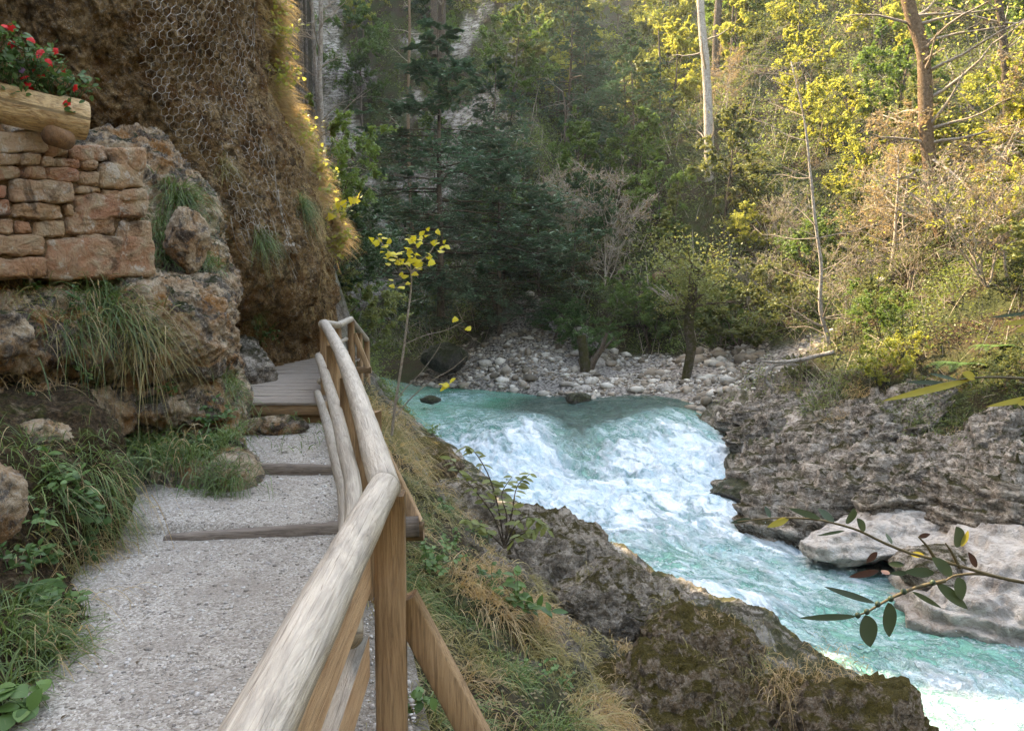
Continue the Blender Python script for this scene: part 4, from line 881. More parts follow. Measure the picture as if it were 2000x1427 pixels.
    # outward braces with their foot timbers
    def brace(a, b_, w_=.085, foot=None):
        mb = MB(); boxm(mb, a, b_, w_, .085, up=(0, 1, 0)); mb.V = [v - L0 for v in mb.V]; br = mb.build('brace', M['post'], t)
        if foot is not None:
            mb = MB(); boxm(mb, *foot, .10, .115); mb.V = [v - L0 for v in mb.V]; mb.build('foot_timber', M['beam'], t)
    brace((-.40, 2.66, .58), (.05, 2.66, -.32), .10)
    brace((-1.13, 5.25, 1.05), (-.68, 5.20, .12), .08, ((-1.3, 5.20, .045), (-.63, 5.20, .055)))
    brace((-2.98, 14., 1.15), (-2.72, 14., .50), .09, ((-3.1, 14.02, .46), (-2.66, 14.02, .46)))
    brace((-2.14, 8.72, 1.1), (-1.85, 8.72, .45), .08)
    return t
railing()

# ------------------------------------------------------------------ steps and boardwalk
def timber(label, a, b_, w_, h_, mat='step', name='step_timber', grp='timber risers across the gravel path'):
    mb = MB(); a, b_ = np.array(a, float), np.array(b_, float); c = (a + b_) / 2; boxm(mb, a - c, b_ - c, w_, h_, seg=40, bev=.012)
    V = mb.V[0]; mb.V[0] = V + np.stack([fbm(V + c, 6, 3)] * 3, -1) * .007
    o = mb.build(name, M[mat]); o.location = c; return tag(o, label, 'step', grp)
timber('nearest dark timber riser slanting across the gravel path', P(325, 1064, 5.03), (-.66, 5.17, .105), .10, .14)
timber('short brown timber riser between the nearest riser and the stone step', (-2.72, 6.47, .225), (-1.50, 6.40, .215), .08, .12)
r = rock('stone_step', P(537, 832, 7.72), (.70, .30, .235), 71, 'ledge', 'single squared stone step in front of the boardwalk', 'step', amp=.16, cuts=5)
put(r)
def boardwalk():
    t = thing('boardwalk', 'grey plank boardwalk between the cliff foot and the railing', 'boardwalk', (-2.6, 8.05, .62)); L0 = np.array(t.location); rg = np.random.RandomState(9)
    mb = MB(); y = 8.02; k = 0
    while y < 15.6:
        xl = np.interp(y, [8, 9.4, 9.5, 13.4, 15.6], [-3.0, -3.3, -3.55, -4.35, -4.5]) + rg.normal() * .015; xr = np.interp(y, [8, 8.7, 11.85, 14, 15.6], [-2.07, -2.17, -2.78, -3.03, -3.1]) + rg.normal() * .008; wd = rg.uniform(.125, .145)
        boxm(mb, (xl, y + wd / 2, .602 + rg.normal() * .003), (xr, y + wd / 2 + .01, .602 + rg.normal() * .003), wd - .012, .036, bev=.004, rnd=rg.rand(), seg=3); y += wd; k += 1
    mb.V = [v - L0 for v in mb.V]; mb.build('planks', M['deck'], t)
    mb = MB(); boxm(mb, (-3.02, 8.075, .527), (-2.06, 8.075, .527), .06, .11); mb.V = [v - L0 for v in mb.V]; mb.build('front_beam', M['beam'], t)
    mb = MB(); boxm(mb, (-2.10, 8.12, .52), (-2.72, 11.8, .52), .07, .125); mb.V = [v - L0 for v in mb.V]; mb.build('side_beam', M['post'], t)
    mb = MB(); boxm(mb, (-3.0, 8.2, .42), (-2.0, 8.2, .42), .1, .10); mb.V = [v - L0 for v in mb.V]; mb.build('cross_beam', M['beam'], t)
boardwalk()
# ------------------------------------------------------------------ trees and shrubs
def grow(seed, H=1., r0=.012, first=.25, nlimb=16, spread=.32, up=.45, lev2=6, lev3=4, lean=(0, 0), crook=.02, stems=1, limbtop=1.0, droop=0., prof=None):
    """trunk, limbs, branches and twigs in unit height; returns wood tubes and twig points"""
    rg = np.random.RandomState(seed); W = []; tips = []
    for s in range(stems):
        a0 = rg.rand() * 6.28; ln = np.array(lean) + (np.array([math.cos(a0), math.sin(a0)]) * rg.uniform(.15, .4) if stems > 1 else 0)
        n = 12; t = np.linspace(0, 1, n); w_ = np.cumsum(rg.normal(size=(n, 2)) * crook, 0)
        hs = H * (1 if stems == 1 else rg.uniform(.6, 1)); tr = np.stack([ln[0] * t * H + w_[:, 0] * t, ln[1] * t * H + w_[:, 1] * t, t * hs], 1)
        rr = r0 * (1 - t * .88) * (1 if stems == 1 else .55); W.append((tr, rr, 6)); nl = max(3, nlimb // stems)
        for k in range(nl):
            f = first + (limbtop - first) * (k + rg.rand()) / nl; b0 = np.array([np.interp(f, t, tr[:, i]) for i in range(3)])
            az = rg.rand() * 6.28; pf = (np.interp(f, *prof) if prof else math.sin(math.pi * min(1, (f - first) / (1.08 - first) * .8 + .22)))
            L = spread * H * pf * rg.uniform(.7, 1.2); d = np.array([math.cos(az), math.sin(az), up * rg.uniform(.5, 1.5)]); d /= np.linalg.norm(d)
            m = 6; q = np.linspace(0, 1, m)[:, None]; lp = b0 + d * L * q + np.array([0, 0, 1.]) * (L * (.12 - droop) * q ** 2) + np.cumsum(rg.normal(size=(m, 3)) * .03 * L, 0) * q
            W.append((lp, np.interp(f, t, rr) * .5 * (1 - q[:, 0] * .8), 4))
            for j in range(lev2):
                g = rg.uniform(.25, 1); c0 = np.array([np.interp(g, q[:, 0], lp[:, i]) for i in range(3)]); dd_ = d + rg.normal(size=3) * np.array([.8, .8, .45 if droop < .1 else .2]); dd_ /= np.linalg.norm(dd_)
                l2 = L * rg.uniform(.25, .5); q2 = np.linspace(0, 1, 4)[:, None]; bp = c0 + dd_ * l2 * q2 + np.array([0, 0, .15 - droop]) * l2 * q2 ** 2
                W.append((bp, r0 * .11 * (1 - q2[:, 0] * .75), 3))
                for i in range(lev3):
                    e = rg.uniform(.3, 1); e0 = c0 + dd_ * l2 * e; d3 = dd_ + rg.normal(size=3) * .7; d3 /= np.linalg.norm(d3); l3 = l2 * rg.uniform(.25, .55)
                    W.append((np.array([e0, e0 + d3 * l3 * .55, e0 + d3 * l3 + np.array([0, 0, -.1 * l3])]), r0 * .055 * np.array([1, .7, .4]), 3))
                    tips.append((e0, d3, l3))
    return W, tips
def wood_mb(W, rmin=0.):
    mb = MB()
    for p_, r_, s_ in W: tube(mb, p_, np.maximum(r_, rmin), s_, False, seed=1)
    return mb
def leaves_mb(tips, n, size, seed, up=.5, asp=.55, spreadf=.5, flat=1.):
    rg = np.random.RandomState(seed); E = np.array([t[0] for t in tips]); D = np.array([t[1] for t in tips]); L = np.array([t[2] for t in tips])
    k = rg.randint(0, len(E), n); keepw = rg.rand(len(E)) > .12; k = k[keepw[k]]; n = len(k)
    C = E[k] + D[k] * (L[k] * rg.rand(n) * 1.25)[:, None] + rg.normal(size=(n, 3)) * (L[k] * spreadf * .35)[:, None] * np.array([1, 1, flat])
    cl = rg.rand(len(E)); r = np.clip(cl[k] * .55 + rg.rand(n) * .45, 0, 1)
    mb = MB(); leafq(mb, C, size * rg.uniform(.6, 1.3, n), rg, up, asp, r, D[k]); return mb
KIND = {}
def make_kind(key, wood, leaf, nleaf, size, variants, rmin=.0008, **kw):
    lo = {k: kw.pop(k) for k in ('up_', 'asp', 'flat', 'spreadf') if k in kw}; out = []
    for v in range(variants):
        W, tips = grow(100 * len(KIND) + v + 1, **kw); out.append((W, tips, wood, leaf, nleaf, size, rmin, lo, len(KIND) * 50 + v))
    KIND[key] = [out, [None] * variants, wood, leaf]
def inst(key, v, name, label, cat, loc, H, rz=0, group=None, leaf=None, lean=0., az=0., wide=1.):
    out, cache, wood, lf = KIND[key]; v %= len(out)
    r = thing(name, label, cat, loc, group); r.rotation_euler = (lean * math.cos(az), lean * math.sin(az), rz); r.scale = (H * wide, H * wide, H)
    if cache[v] is None:
        W, tips, wd, lf0, n, size, rmin, lo, sd_ = out[v]
        a = wood_mb(W, rmin).build('trunk', M[wd], r); b_ = None
        if n: b_ = leaves_mb(tips, n, size, sd_, lo.get('up_', .5), lo.get('asp', .55), lo.get('spreadf', .5), lo.get('flat', 1.)).build('crown', M[lf0], r, smooth=False)
        cache[v] = (a, b_)
    else:
        a0, b0 = cache[v]; a = a0.copy(); COL.objects.link(a); a.parent = r; b_ = None
        if b0: b_ = b0.copy(); COL.objects.link(b_); b_.parent = r
    if b_ and leaf: b_.material_slots[0].link = 'OBJECT'; b_.material_slots[0].material = M[leaf]
    elif b_: b_.material_slots[0].link = 'OBJECT'; b_.material_slots[0].material = M[lf]
    return r
make_kind('tree', 'bark', 'l_green', 20000, .022, 5, first=.16, nlimb=22, spread=.30, up=.5, lev2=6, lev3=4, r0=.013, crook=.008)
make_kind('slim', 'bark', 'l_yellow', 14000, .020, 4, first=.30, nlimb=18, spread=.17, up=.55, lev2=5, lev3=4, r0=.009, crook=.01, spreadf=.8)
make_kind('bush', 'bark', 'l_green', 17000, .026, 5, first=.06, nlimb=24, spread=.42, up=.6, lev2=5, lev3=4, r0=.016, stems=4, crook=.02)
make_kind('conifer', 'bark', 'l_blue', 26000, .016, 3, first=.08, nlimb=58, spread=.30, up=.02, lev2=8, lev3=4, r0=.012, crook=.003, droop=.22, prof=([0, .08, .25, .6, 1], [0, .75, 1., .7, .10]), up_=1.6, asp=.4, flat=.35)
make_kind('bare', 'twig', 'l_brown', 1500, .022, 4, rmin=.0021, first=.10, nlimb=30, spread=.40, up=.9, lev2=8, lev3=5, r0=.014, stems=5, crook=.03)
make_kind('twigtree', 'twig', 'l_olive', 6000, .015, 3, rmin=.0011, first=.15, nlimb=26, spread=.33, up=.5, lev2=8, lev3=5, r0=.012, crook=.02)
# ------------------------------------------------------------------ the wooded slopes
rg = np.random.RandomState(21)
DESC = {('tree', 'l_green'): ('leafy_tree', 'green leafy tree', 'tree'), ('tree', 'l_dark'): ('leafy_tree', 'dark green leafy tree', 'tree'), ('tree', 'l_yellow'): ('leafy_tree', 'yellow-green leafy tree', 'tree'),
        ('tree', 'l_olive'): ('leafy_tree', 'olive-green leafy tree', 'tree'), ('slim', 'l_yellow'): ('young_tree', 'slim yellow-leaved young tree', 'tree'), ('slim', 'l_green'): ('young_tree', 'slim green young tree', 'tree'), ('slim', 'l_olive'): ('young_tree', 'slim olive-green young tree', 'tree'),
        ('bush', 'l_green'): ('shrub', 'bushy green shrub', 'shrub'), ('bush', 'l_dark'): ('shrub', 'bushy dark green shrub', 'shrub'), ('bush', 'l_olive'): ('shrub', 'olive-green shrub', 'shrub'), ('bush', 'l_yellow'): ('shrub', 'yellow-green shrub', 'shrub'), ('bush', 'l_plant'): ('shrub', 'fresh green low shrub', 'shrub'),
        ('conifer', 'l_blue'): ('conifer_tree', 'blue-green conifer', 'tree'), ('conifer', 'l_dark'): ('conifer_tree', 'dark conifer', 'tree'), ('bare', 'l_brown'): ('bare_shrub', 'bare grey-brown twiggy shrub', 'shrub'), ('twigtree', 'l_olive'): ('twiggy_tree', 'thin twiggy tree with sparse leaves', 'tree'), ('twigtree', 'l_brown'): ('twiggy_tree', 'thin twiggy tree with dry leaves', 'tree')}
def where(px, py, r):
    if px < 1010: return 'on the dark steep slope left of the pool' if r < 50 else 'high on the far slope left of the valley'
    if r > 62: return 'high on the hazy far slope at the top of the picture'
    if px < 1380: return 'on the shaded slope above the gravel bank' if py > 230 else 'on the middle slope left of the pale dead trunk'
    if py > 420: return 'on the lower right slope above the rocks'
    return 'on the sunlit slope right of the pale dead trunk'
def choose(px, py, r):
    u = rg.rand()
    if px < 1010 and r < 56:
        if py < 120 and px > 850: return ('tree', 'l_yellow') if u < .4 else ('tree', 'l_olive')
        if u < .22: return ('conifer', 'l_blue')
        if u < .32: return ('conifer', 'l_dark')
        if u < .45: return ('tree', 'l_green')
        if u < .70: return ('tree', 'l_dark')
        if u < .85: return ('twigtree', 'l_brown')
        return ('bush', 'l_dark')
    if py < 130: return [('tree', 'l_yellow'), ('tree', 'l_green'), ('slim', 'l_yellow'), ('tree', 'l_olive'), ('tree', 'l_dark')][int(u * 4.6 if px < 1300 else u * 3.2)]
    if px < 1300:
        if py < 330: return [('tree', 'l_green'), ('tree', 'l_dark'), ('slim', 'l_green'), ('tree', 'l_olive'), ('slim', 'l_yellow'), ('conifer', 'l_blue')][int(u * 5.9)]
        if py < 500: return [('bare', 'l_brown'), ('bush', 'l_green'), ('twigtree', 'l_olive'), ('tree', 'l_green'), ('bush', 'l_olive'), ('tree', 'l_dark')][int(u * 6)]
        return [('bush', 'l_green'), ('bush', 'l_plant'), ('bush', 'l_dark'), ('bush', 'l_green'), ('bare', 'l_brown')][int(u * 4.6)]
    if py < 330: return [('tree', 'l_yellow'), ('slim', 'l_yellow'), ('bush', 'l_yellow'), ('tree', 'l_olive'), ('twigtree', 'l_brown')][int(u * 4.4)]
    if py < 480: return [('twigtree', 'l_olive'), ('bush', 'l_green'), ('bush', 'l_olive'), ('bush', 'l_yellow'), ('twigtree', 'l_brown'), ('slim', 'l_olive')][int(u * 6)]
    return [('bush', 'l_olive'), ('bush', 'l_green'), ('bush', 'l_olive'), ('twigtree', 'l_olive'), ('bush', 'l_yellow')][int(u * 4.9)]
cnt = 0; ri = 15.0; HERO = [(1180, 640), (1350, 740), (1840, 450), (1615, 650), (1385, 350)]
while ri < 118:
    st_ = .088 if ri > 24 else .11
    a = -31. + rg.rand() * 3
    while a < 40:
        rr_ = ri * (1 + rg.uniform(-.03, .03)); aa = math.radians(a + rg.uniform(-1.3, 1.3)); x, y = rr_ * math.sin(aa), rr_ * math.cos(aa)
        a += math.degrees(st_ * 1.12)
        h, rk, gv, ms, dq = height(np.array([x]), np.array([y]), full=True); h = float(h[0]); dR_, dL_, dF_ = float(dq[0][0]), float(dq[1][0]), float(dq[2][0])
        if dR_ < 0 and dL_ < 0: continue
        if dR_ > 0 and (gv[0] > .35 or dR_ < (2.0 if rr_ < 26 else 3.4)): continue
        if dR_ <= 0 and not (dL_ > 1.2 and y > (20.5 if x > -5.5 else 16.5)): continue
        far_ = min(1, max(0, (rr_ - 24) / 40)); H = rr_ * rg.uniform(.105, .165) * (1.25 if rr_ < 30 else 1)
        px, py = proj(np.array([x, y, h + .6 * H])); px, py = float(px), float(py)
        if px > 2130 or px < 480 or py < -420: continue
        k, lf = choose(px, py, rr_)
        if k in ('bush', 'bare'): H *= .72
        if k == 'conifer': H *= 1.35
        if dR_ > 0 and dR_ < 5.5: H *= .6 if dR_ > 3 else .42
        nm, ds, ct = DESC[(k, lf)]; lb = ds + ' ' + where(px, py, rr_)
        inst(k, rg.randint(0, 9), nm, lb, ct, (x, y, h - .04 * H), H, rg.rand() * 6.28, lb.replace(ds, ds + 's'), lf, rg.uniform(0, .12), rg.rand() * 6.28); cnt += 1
    ri *= 1 + st_ * (.92 if ri < 30 else 1.0)
print('forest', cnt)

# individual trees that stand out
def trunk_tree(name, label, cat, pix, Y, rad, mat, nb=10, bl=1.2, seed=0, leaf=None, nleaf=0, lsize=.1, base=True, frm=.25, sides=12, twigs=5, up=.3, group=None):
    """a trunk traced through points of the photograph at the distance where it stands, with bare branches"""
    pix = np.array(pix, float); Yv = np.zeros(len(pix)) + Y; pts = P(pix[:, 0], pix[:, 1], Yv); 
    if base: pts = np.concatenate([pts, [pts[-1] + (0, 0, -.6)]])
    c = curve_pts(pts, 30); n = 30; rr = np.interp(np.linspace(0, 1, n), np.linspace(0, 1, len(rad)), rad); L0 = c[-1]
    t = thing(name, label, cat, L0, group); mb = MB(); tube(mb, c - L0, rr, sides, True, 0., rad[-1] * .18, seed); mb.build('trunk', M[mat], t)
    rg = np.random.RandomState(seed); mb = MB(); tips = []
    for k in range(nb):
        f = rg.uniform(0, 1 - frm); i = int(f * (n - 1)); az = rg.rand() * 6.28; d = np.array([math.cos(az), math.sin(az) * .7, rg.normal() * .3 + up]); d /= np.linalg.norm(d); L = bl * rg.uniform(.5, 1.3)
        q = np.linspace(0, 1, 7)[:, None]; lp = c[i] - L0 + d * L * q + np.array([0, 0, 1.]) * L * .25 * q ** 2 * rg.uniform(-1.2, 1) + np.cumsum(rg.normal(size=(7, 3)) * .035 * L, 0) * q
        tube(mb, lp, rr[i] * .28 * (1 - q[:, 0] * .85) + .004, 4, False)
        for j in range(twigs):
            g = rg.uniform(.2, 1); e0 = np.array([np.interp(g, q[:, 0], lp[:, m]) for m in range(3)]); d2 = d + rg.normal(size=3) * .6; d2 /= np.linalg.norm(d2); l2 = L * rg.uniform(.2, .5)
            q2 = np.linspace(0, 1, 4)[:, None]; tube(mb, e0 + d2 * l2 * q2 + np.array([0, 0, -.15]) * l2 * q2 ** 2, (.007 * (1 - q2[:, 0] * .7)) * (Y / 20.) ** .5, 3, False); tips.append((e0, d2, l2))
    if nb: mb.build('branches', M['twig' if mat != 'barkmoss' else 'bark'], t)
    if leaf: leaves_mb(tips, nleaf, lsize, seed + 3, .4, .6, 1.2).build('crown', M[leaf], t, smooth=False)
    return t
def yb(px, py):
    v = float(hit(px, py)[1]); print('base', px, py, round(v, 1)); return v
trunk_tree('dead_tree', 'pale dead trunk without bark standing straight on the middle slope', 'tree', [(1366, -60), (1370, 40), (1380, 150), (1384, 250), (1386, 352)], yb(1386, 352), [.20, .22, .25, .28, .29], 'barkpale', 5, 1.8, 3, frm=.3)
trunk_tree('dead_tree', 'grey dead trunk base leaning behind the pale trunk', 'tree', [(1407, -40), (1400, 60), (1398, 130)], 52., [.24, .26, .28], 'bark', 0, 1, 4)
trunk_tree('leaning_tree', 'thick brown crooked trunk with mossy foot on the sunlit right slope', 'tree', [(1765, -80), (1775, 10), (1795, 70), (1806, 140), (1808, 240), (1818, 340), (1835, 440), (1850, 500)], yb(1848, 470), [.17, .18, .19, .20, .20, .20, .23, .27], 'barkwarm', 36, 2.8, 6, 'l_yellow', 900, .11, frm=.12, twigs=9)
trunk_tree('young_tree', 'dark slender trunk near the right edge rising from the slope', 'tree', [(1940, -60), (1958, 60), (1964, 160), (1970, 260), (1982, 350)], yb(1982, 350), [.10, .11, .12, .13, .14], 'bark', 16, 2.2, 7, 'l_yellow', 900, .11)
trunk_tree('birch_sapling', 'thin pale twisting sapling with bare twigs above the driftwood', 'tree', [(1545, 120), (1570, 230), (1582, 330), (1592, 430), (1604, 520), (1602, 600), (1618, 665)], yb(1616, 672), [.022, .032, .042, .05, .06, .07, .075], 'barkpale', 34, 1.9, 8, 'l_olive', 300, .07, twigs=7, frm=.12)
trunk_tree('mossy_tree', 'leaning trunk wrapped in yellow-green moss rooted in the gravel bank', 'tree', [(1362, 525), (1350, 590), (1345, 640), (1350, 680), (1340, 738)], yb(1342, 738), [.15, .19, .20, .18, .17], 'barkmoss', 16, 2.2, 9, 'l_olive', 4200, .11, up=.35, frm=.72, twigs=9)
trunk_tree('slender_tree', 'tall thin brown trunk with dead side branches in front of the dark conifer', 'tree', [(797, -60), (800, 60), (797, 200), (799, 330), (805, 440), (812, 560)], yb(812, 560), [.09, .10, .12, .13, .14, .15], 'barkwarm', 26, 1.9, 10, frm=.1, twigs=6)
trunk_tree('slender_tree', 'pale thin trunk just right of the cliff grass', 'tree', [(626, -60), (627, 60), (625, 160), (630, 260), (634, 340)], 25, [.07, .075, .08, .085, .09], 'barkpale', 16, 1.7, 11, frm=.1, twigs=6)
trunk_tree('slender_tree', 'thinnest pale trunk leaning beside the cliff grass, left of its neighbour', 'tree', [(606, -60), (612, 60), (618, 160), (624, 230), (630, 330)], 25.4, [.05, .055, .06, .065, .07], 'barkpale', 12, 1.5, 12, frm=.1, twigs=6)
trunk_tree('straight_tree', 'dark straight trunk at the top left of the far slope, nearer the cliff', 'tree', [(847, -80), (848, 20), (850, 90)], 48, [.22, .23, .24], 'bark', 4, 2, 13)
trunk_tree('straight_tree', 'dark straight trunk at the top left of the far slope, right one of the pair', 'tree', [(863, -80), (863, 20), (862, 110)], 49, [.24, .25, .26], 'bark', 4, 2, 14)
for k, (x0, y0, x1, y1, Y) in enumerate([(1062, 345, 1062, 450, 43), (1217, 130, 1219, 260, 50), (1286, 60, 1288, 230, 52), (1100, 180, 1103, 260, 50)]):
    trunk_tree('pole_tree', ['thin straight dark sapling trunk in the dark hollow above the gravel bank', 'thin grey sapling trunk on the middle slope above the bare shrub', 'thin straight trunk left of the pale dead trunk', 'thin short trunk on the middle slope above the dark hollow'][k], 'tree', [(x0, y0), ((x0 + x1) / 2 + 3, (y0 + y1) / 2), (x1, y1)], Y, [.05, .06, .065], 'bark', 5, 1.2, 20 + k)
h_ = hit(850, 600); inst('conifer', 0, 'conifer_tree', 'large layered blue-green conifer behind the tall thin trunk', 'tree', (-3.3, 34.5, 1.2), 13.5, 1.2, None, 'l_blue', wide=1.25)
inst('conifer', 1, 'conifer_tree', 'second dark layered conifer overhanging the hollow right of the thin trunk', 'tree', (-.6, 36.5, .2), 9.5, 2.2, None, 'l_blue', wide=1.3)
inst('conifer', 2, 'conifer_tree', 'low dark conifer above the head of the gravel bank', 'tree', (1.4, 39, .4), 7.5, 4.2, None, 'l_dark', wide=1.4)
p_ = hit(1180, 560); inst('bare', 1, 'bare_shrub', 'large bare twiggy shrub with dense fine branches in the middle of the slope', 'shrub', p_ - (0, 0, .3), 6.8, 1.1, None, 'l_brown', wide=.9)
p_ = hit(1180, 660); p_ = hit(1150, 712) + (.1, .9, 0); inst('bush', 2, 'shrub', 'fresh green shrub hanging over the mossy stump', 'shrub', p_, 2.6, .3, None, 'l_plant', wide=1.5)
p_ = hit(1080, 665); inst('bush', 3, 'shrub', 'fresh green low shrub at the left end of the gravel bank greenery', 'shrub', p_, 2.2, 1.3, None, 'l_plant', wide=1.6)
p_ = hit(1270, 655); inst('bush', 1, 'shrub', 'leafy green shrub left of the moss-wrapped trunk', 'shrub', p_, 2.8, 2.3, None, 'l_green', wide=1.5)
p_ = hit(1445, 690); inst('bush', 4, 'shrub', 'grey-green drooping shrub right of the moss-wrapped trunk', 'shrub', p_, 3.8, 2.3, None, 'l_olive', wide=1.3)
for k, (px, py, H, lb) in enumerate([(1680, 500, 3.0, 'bare pale arching shrub left of the crooked trunk'), (1770, 600, 2.6, 'bare pale shrub at the foot of the crooked trunk'), (1930, 560, 3.6, 'bare tangled shrub near the right edge below the dark slender trunk'), (1520, 500, 3.6, 'bare pinkish shrub left of the twisting sapling'), (1660, 610, 2.6, 'bare brown shrub right of the sapling foot'), (1470, 610, 3.0, 'bare grey shrub right of the moss-wrapped trunk'), (1925, 440, 2.6, 'bare twiggy shrub between the crooked trunk and the right edge')]):
    inst('bare', k, 'bare_shrub', lb, 'shrub', hit(px, py) - (0, 0, .1), H, k * 1.3, None, 'l_olive', .25, k * 1.1)
for k, (px, py, Y, H, lf, lb) in enumerate([(655, 640, 19.5, 2.6, 'l_dark', 'dark leafy shrub in the shade behind the far end of the railing'), (700, 600, 23, 3.6, 'l_olive', 'shaded shrub between the cliff edge and the maple sapling'), (640, 520, 19, 3.4, 'l_green', 'green shrub pressed against the cliff just beyond its golden edge'), (660, 330, 22, 4.5, 'l_dark', 'dark leafy shrub on the rock face beyond the cliff edge')]):
    c = P(px, py, Y); c[2] = hgt(c[0], c[1]) - .1; inst('bush', k, 'shrub', lb, 'shrub', c, H, k * 1.7, None, lf)
# mossy stump, fallen logs, driftwood
def limb(name, label, cat, pix, Y, rad, mat, sides=10, rough=.02, seed=0, group=None):
    pix = np.array(pix, float); pts = P(pix[:, 0], pix[:, 1], np.zeros(len(pix)) + np.array(Y, float)); c = curve_pts(pts, 24); L0 = c.mean(0)
    mb = MB(); tube(mb, c - L0, np.interp(np.linspace(0, 1, 24), np.linspace(0, 1, len(rad)), rad), sides, True, 0, rough, seed); o = mb.build(name, M[mat]); o.location = L0; return tag(o, label, cat, group)
ys_ = yb(1142, 730)
t = thing('tree_stump', 'mossy forked stump with exposed roots on the gravel bank', 'stump', P(1145, 730, ys_)); L0 = np.array(t.location)
for nm, px_l, rd, mt in (('stump_trunk', [(1135, 655), (1140, 690), (1145, 728)], [.20, .22, .26], 'barkmoss'), ('root', [(1185, 650), (1175, 680), (1160, 705), (1150, 728)], [.07, .10, .14, .16], 'bark'), ('root', [(1195, 665), (1172, 690), (1152, 724)], [.04, .07, .10], 'bark'), ('root', [(1130, 700), (1138, 725), (1146, 740)], [.05, .08, .08], 'bark')):
    c = curve_pts(P(np.array(px_l)[:, 0], np.array(px_l)[:, 1], ys_ + .1), 14) - L0; mb = MB(); tube(mb, c, np.interp(np.linspace(0, 1, 14), np.linspace(0, 1, len(rd)), rd), 10, True, 0, .03, 5); mb.build(nm, M[mt], t)
yd = yb(1505, 765) - .35
t = thing('driftwood', 'bleached bent branch arching over the rocks below the pale sapling', 'driftwood', P(1550, 715, yd)); L0 = np.array(t.location)
for nm, px_l, rd in (('main_limb', [(1628, 688), (1600, 694), (1560, 703), (1520, 707), (1488, 705)], [.075, .065, .06, .055, .03]), ('bent_limb', [(1560, 712), (1520, 712), (1500, 722), (1495, 742), (1512, 762)], [.03, .045, .055, .05, .045]), ('broken_end', [(1492, 704), (1484, 715), (1480, 730)], [.03, .02, .01])):
    c = curve_pts(P(np.array(px_l)[:, 0], np.array(px_l)[:, 1], yd), 16) - L0; mb = MB(); tube(mb, c, np.interp(np.linspace(0, 1, 16), np.linspace(0, 1, len(rd)), rd), 8, True, 0, .008, 5); mb.build(nm, M['barkpale'], t)
limb('fallen_log', 'short reddish broken log lying on the slope above the green shrubs', 'log', [(1278, 541), (1295, 534), (1322, 523)], [34, 34.2, 34.5], [.17, .17, .14], 'barkwarm')
limb('fallen_log', 'brown broken branch stub on the slope near the right edge', 'log', [(1942, 482), (1960, 463), (1985, 440)], [19, 19.2, 19.5], [.12, .11, .09], 'barkwarm')
limb('fallen_log', 'thin dark fallen trunk slanting through the lower right shrubs', 'log', [(1690, 625), (1740, 588), (1800, 580), (1860, 590)], [yb(1690, 625) - .2, yb(1740, 590) - .2, yb(1800, 585) - .2, yb(1860, 590) - .2], [.03, .045, .045, .03], 'bark')
t = thing('dead_branch', 'fan of pale bare dead twigs left of the moss-wrapped trunk', 'branch', P(1300, 590, 31)); L0 = np.array(t.location); rgx = np.random.RandomState(5); mb = MB()
for k in range(16):
    a = P(1325 + rgx.normal() * 6, 597, 31) - L0; b_ = P(1262 + k * 4.5 + rgx.normal() * 4, 556 + rgx.rand() * 18, 31 + rgx.normal() * .4) - L0; tube(mb, curve_pts([a, (a + b_) / 2 + rgx.normal(size=3) * .05, b_], 6), np.linspace(.026, .010, 6), 4, False)
mb.build('twigs', M['barkpale'], t)

# undergrowth: leaves, herbs and small twigs covering the slopes
mb = MB(); n = 560000; R_ = 15 * (100 / 15) ** (rg.rand(n) ** 1.05); A_ = np.radians(rg.uniform(-30, 39, n)); X, Y = R_ * np.sin(A_), R_ * np.cos(A_)
h_, rk, gv, ms, dq = height(X, Y, full=True); dens = fbm(xyz(X, Y), .5, 3)
keep = ((dq[0] > 2.0 - 1.0 * (rg.rand(n) < .2)) & (gv < .3) & (rk < .55 + .5 * rg.rand(n)) | ((dq[0] <= 0) & (dq[1] > .8) & (Y > 20))) & (dens > -.25 + .3 * rg.rand(n)); X, Y, h_, R_ = X[keep], Y[keep], h_[keep], R_[keep]; n = len(X)
hh = (.05 + .75 * rg.rand(n) ** 2 * (1 + 1.6 * fbm(xyz(X, Y), .9, 3))) * np.clip(R_ / 30, .45, 2.2)
leafq(mb, np.stack([X, Y, h_ + hh], -1), np.clip(.0032 * R_, .06, .3) * rg.uniform(.6, 1.4, n), rg, .6, .55, np.clip(fbm(xyz(X, Y), .35, 3) * .9 + .42 + rg.normal(size=n) * .16, 0, 1))
o = mb.build('undergrowth', M['l_under'], smooth=False); tag(o, 'tangled low undergrowth of leaves covering the wooded slopes', kind='stuff')
mb = MB(); n = 12000; R_ = 15 * (60 / 15) ** rg.rand(n); A_ = np.radians(rg.uniform(-24, 39, n)); X, Y = R_ * np.sin(A_), R_ * np.cos(A_); h_, rk, gv, ms, dq = height(X, Y, full=True)
keep = (dq[0] > 2.2) & (gv < .4); X, Y, h_, R_ = X[keep], Y[keep], h_[keep], R_[keep]; n = len(X); D = rg.normal(size=(n, 3)) * .75 + np.array([-.15, 0, .9])
blades(mb, np.stack([X, Y, h_], -1), D, (.5 + 1.1 * rg.rand(n)) * np.clip(R_ / 25, .7, 2), .0011 * R_, .3 * rg.rand(n), rg, 4)
o = mb.build('dry_twigs', M['twig'], smooth=False); tag(o, 'bare grey twigs and stalks tangled over the wooded slopes', kind='stuff')
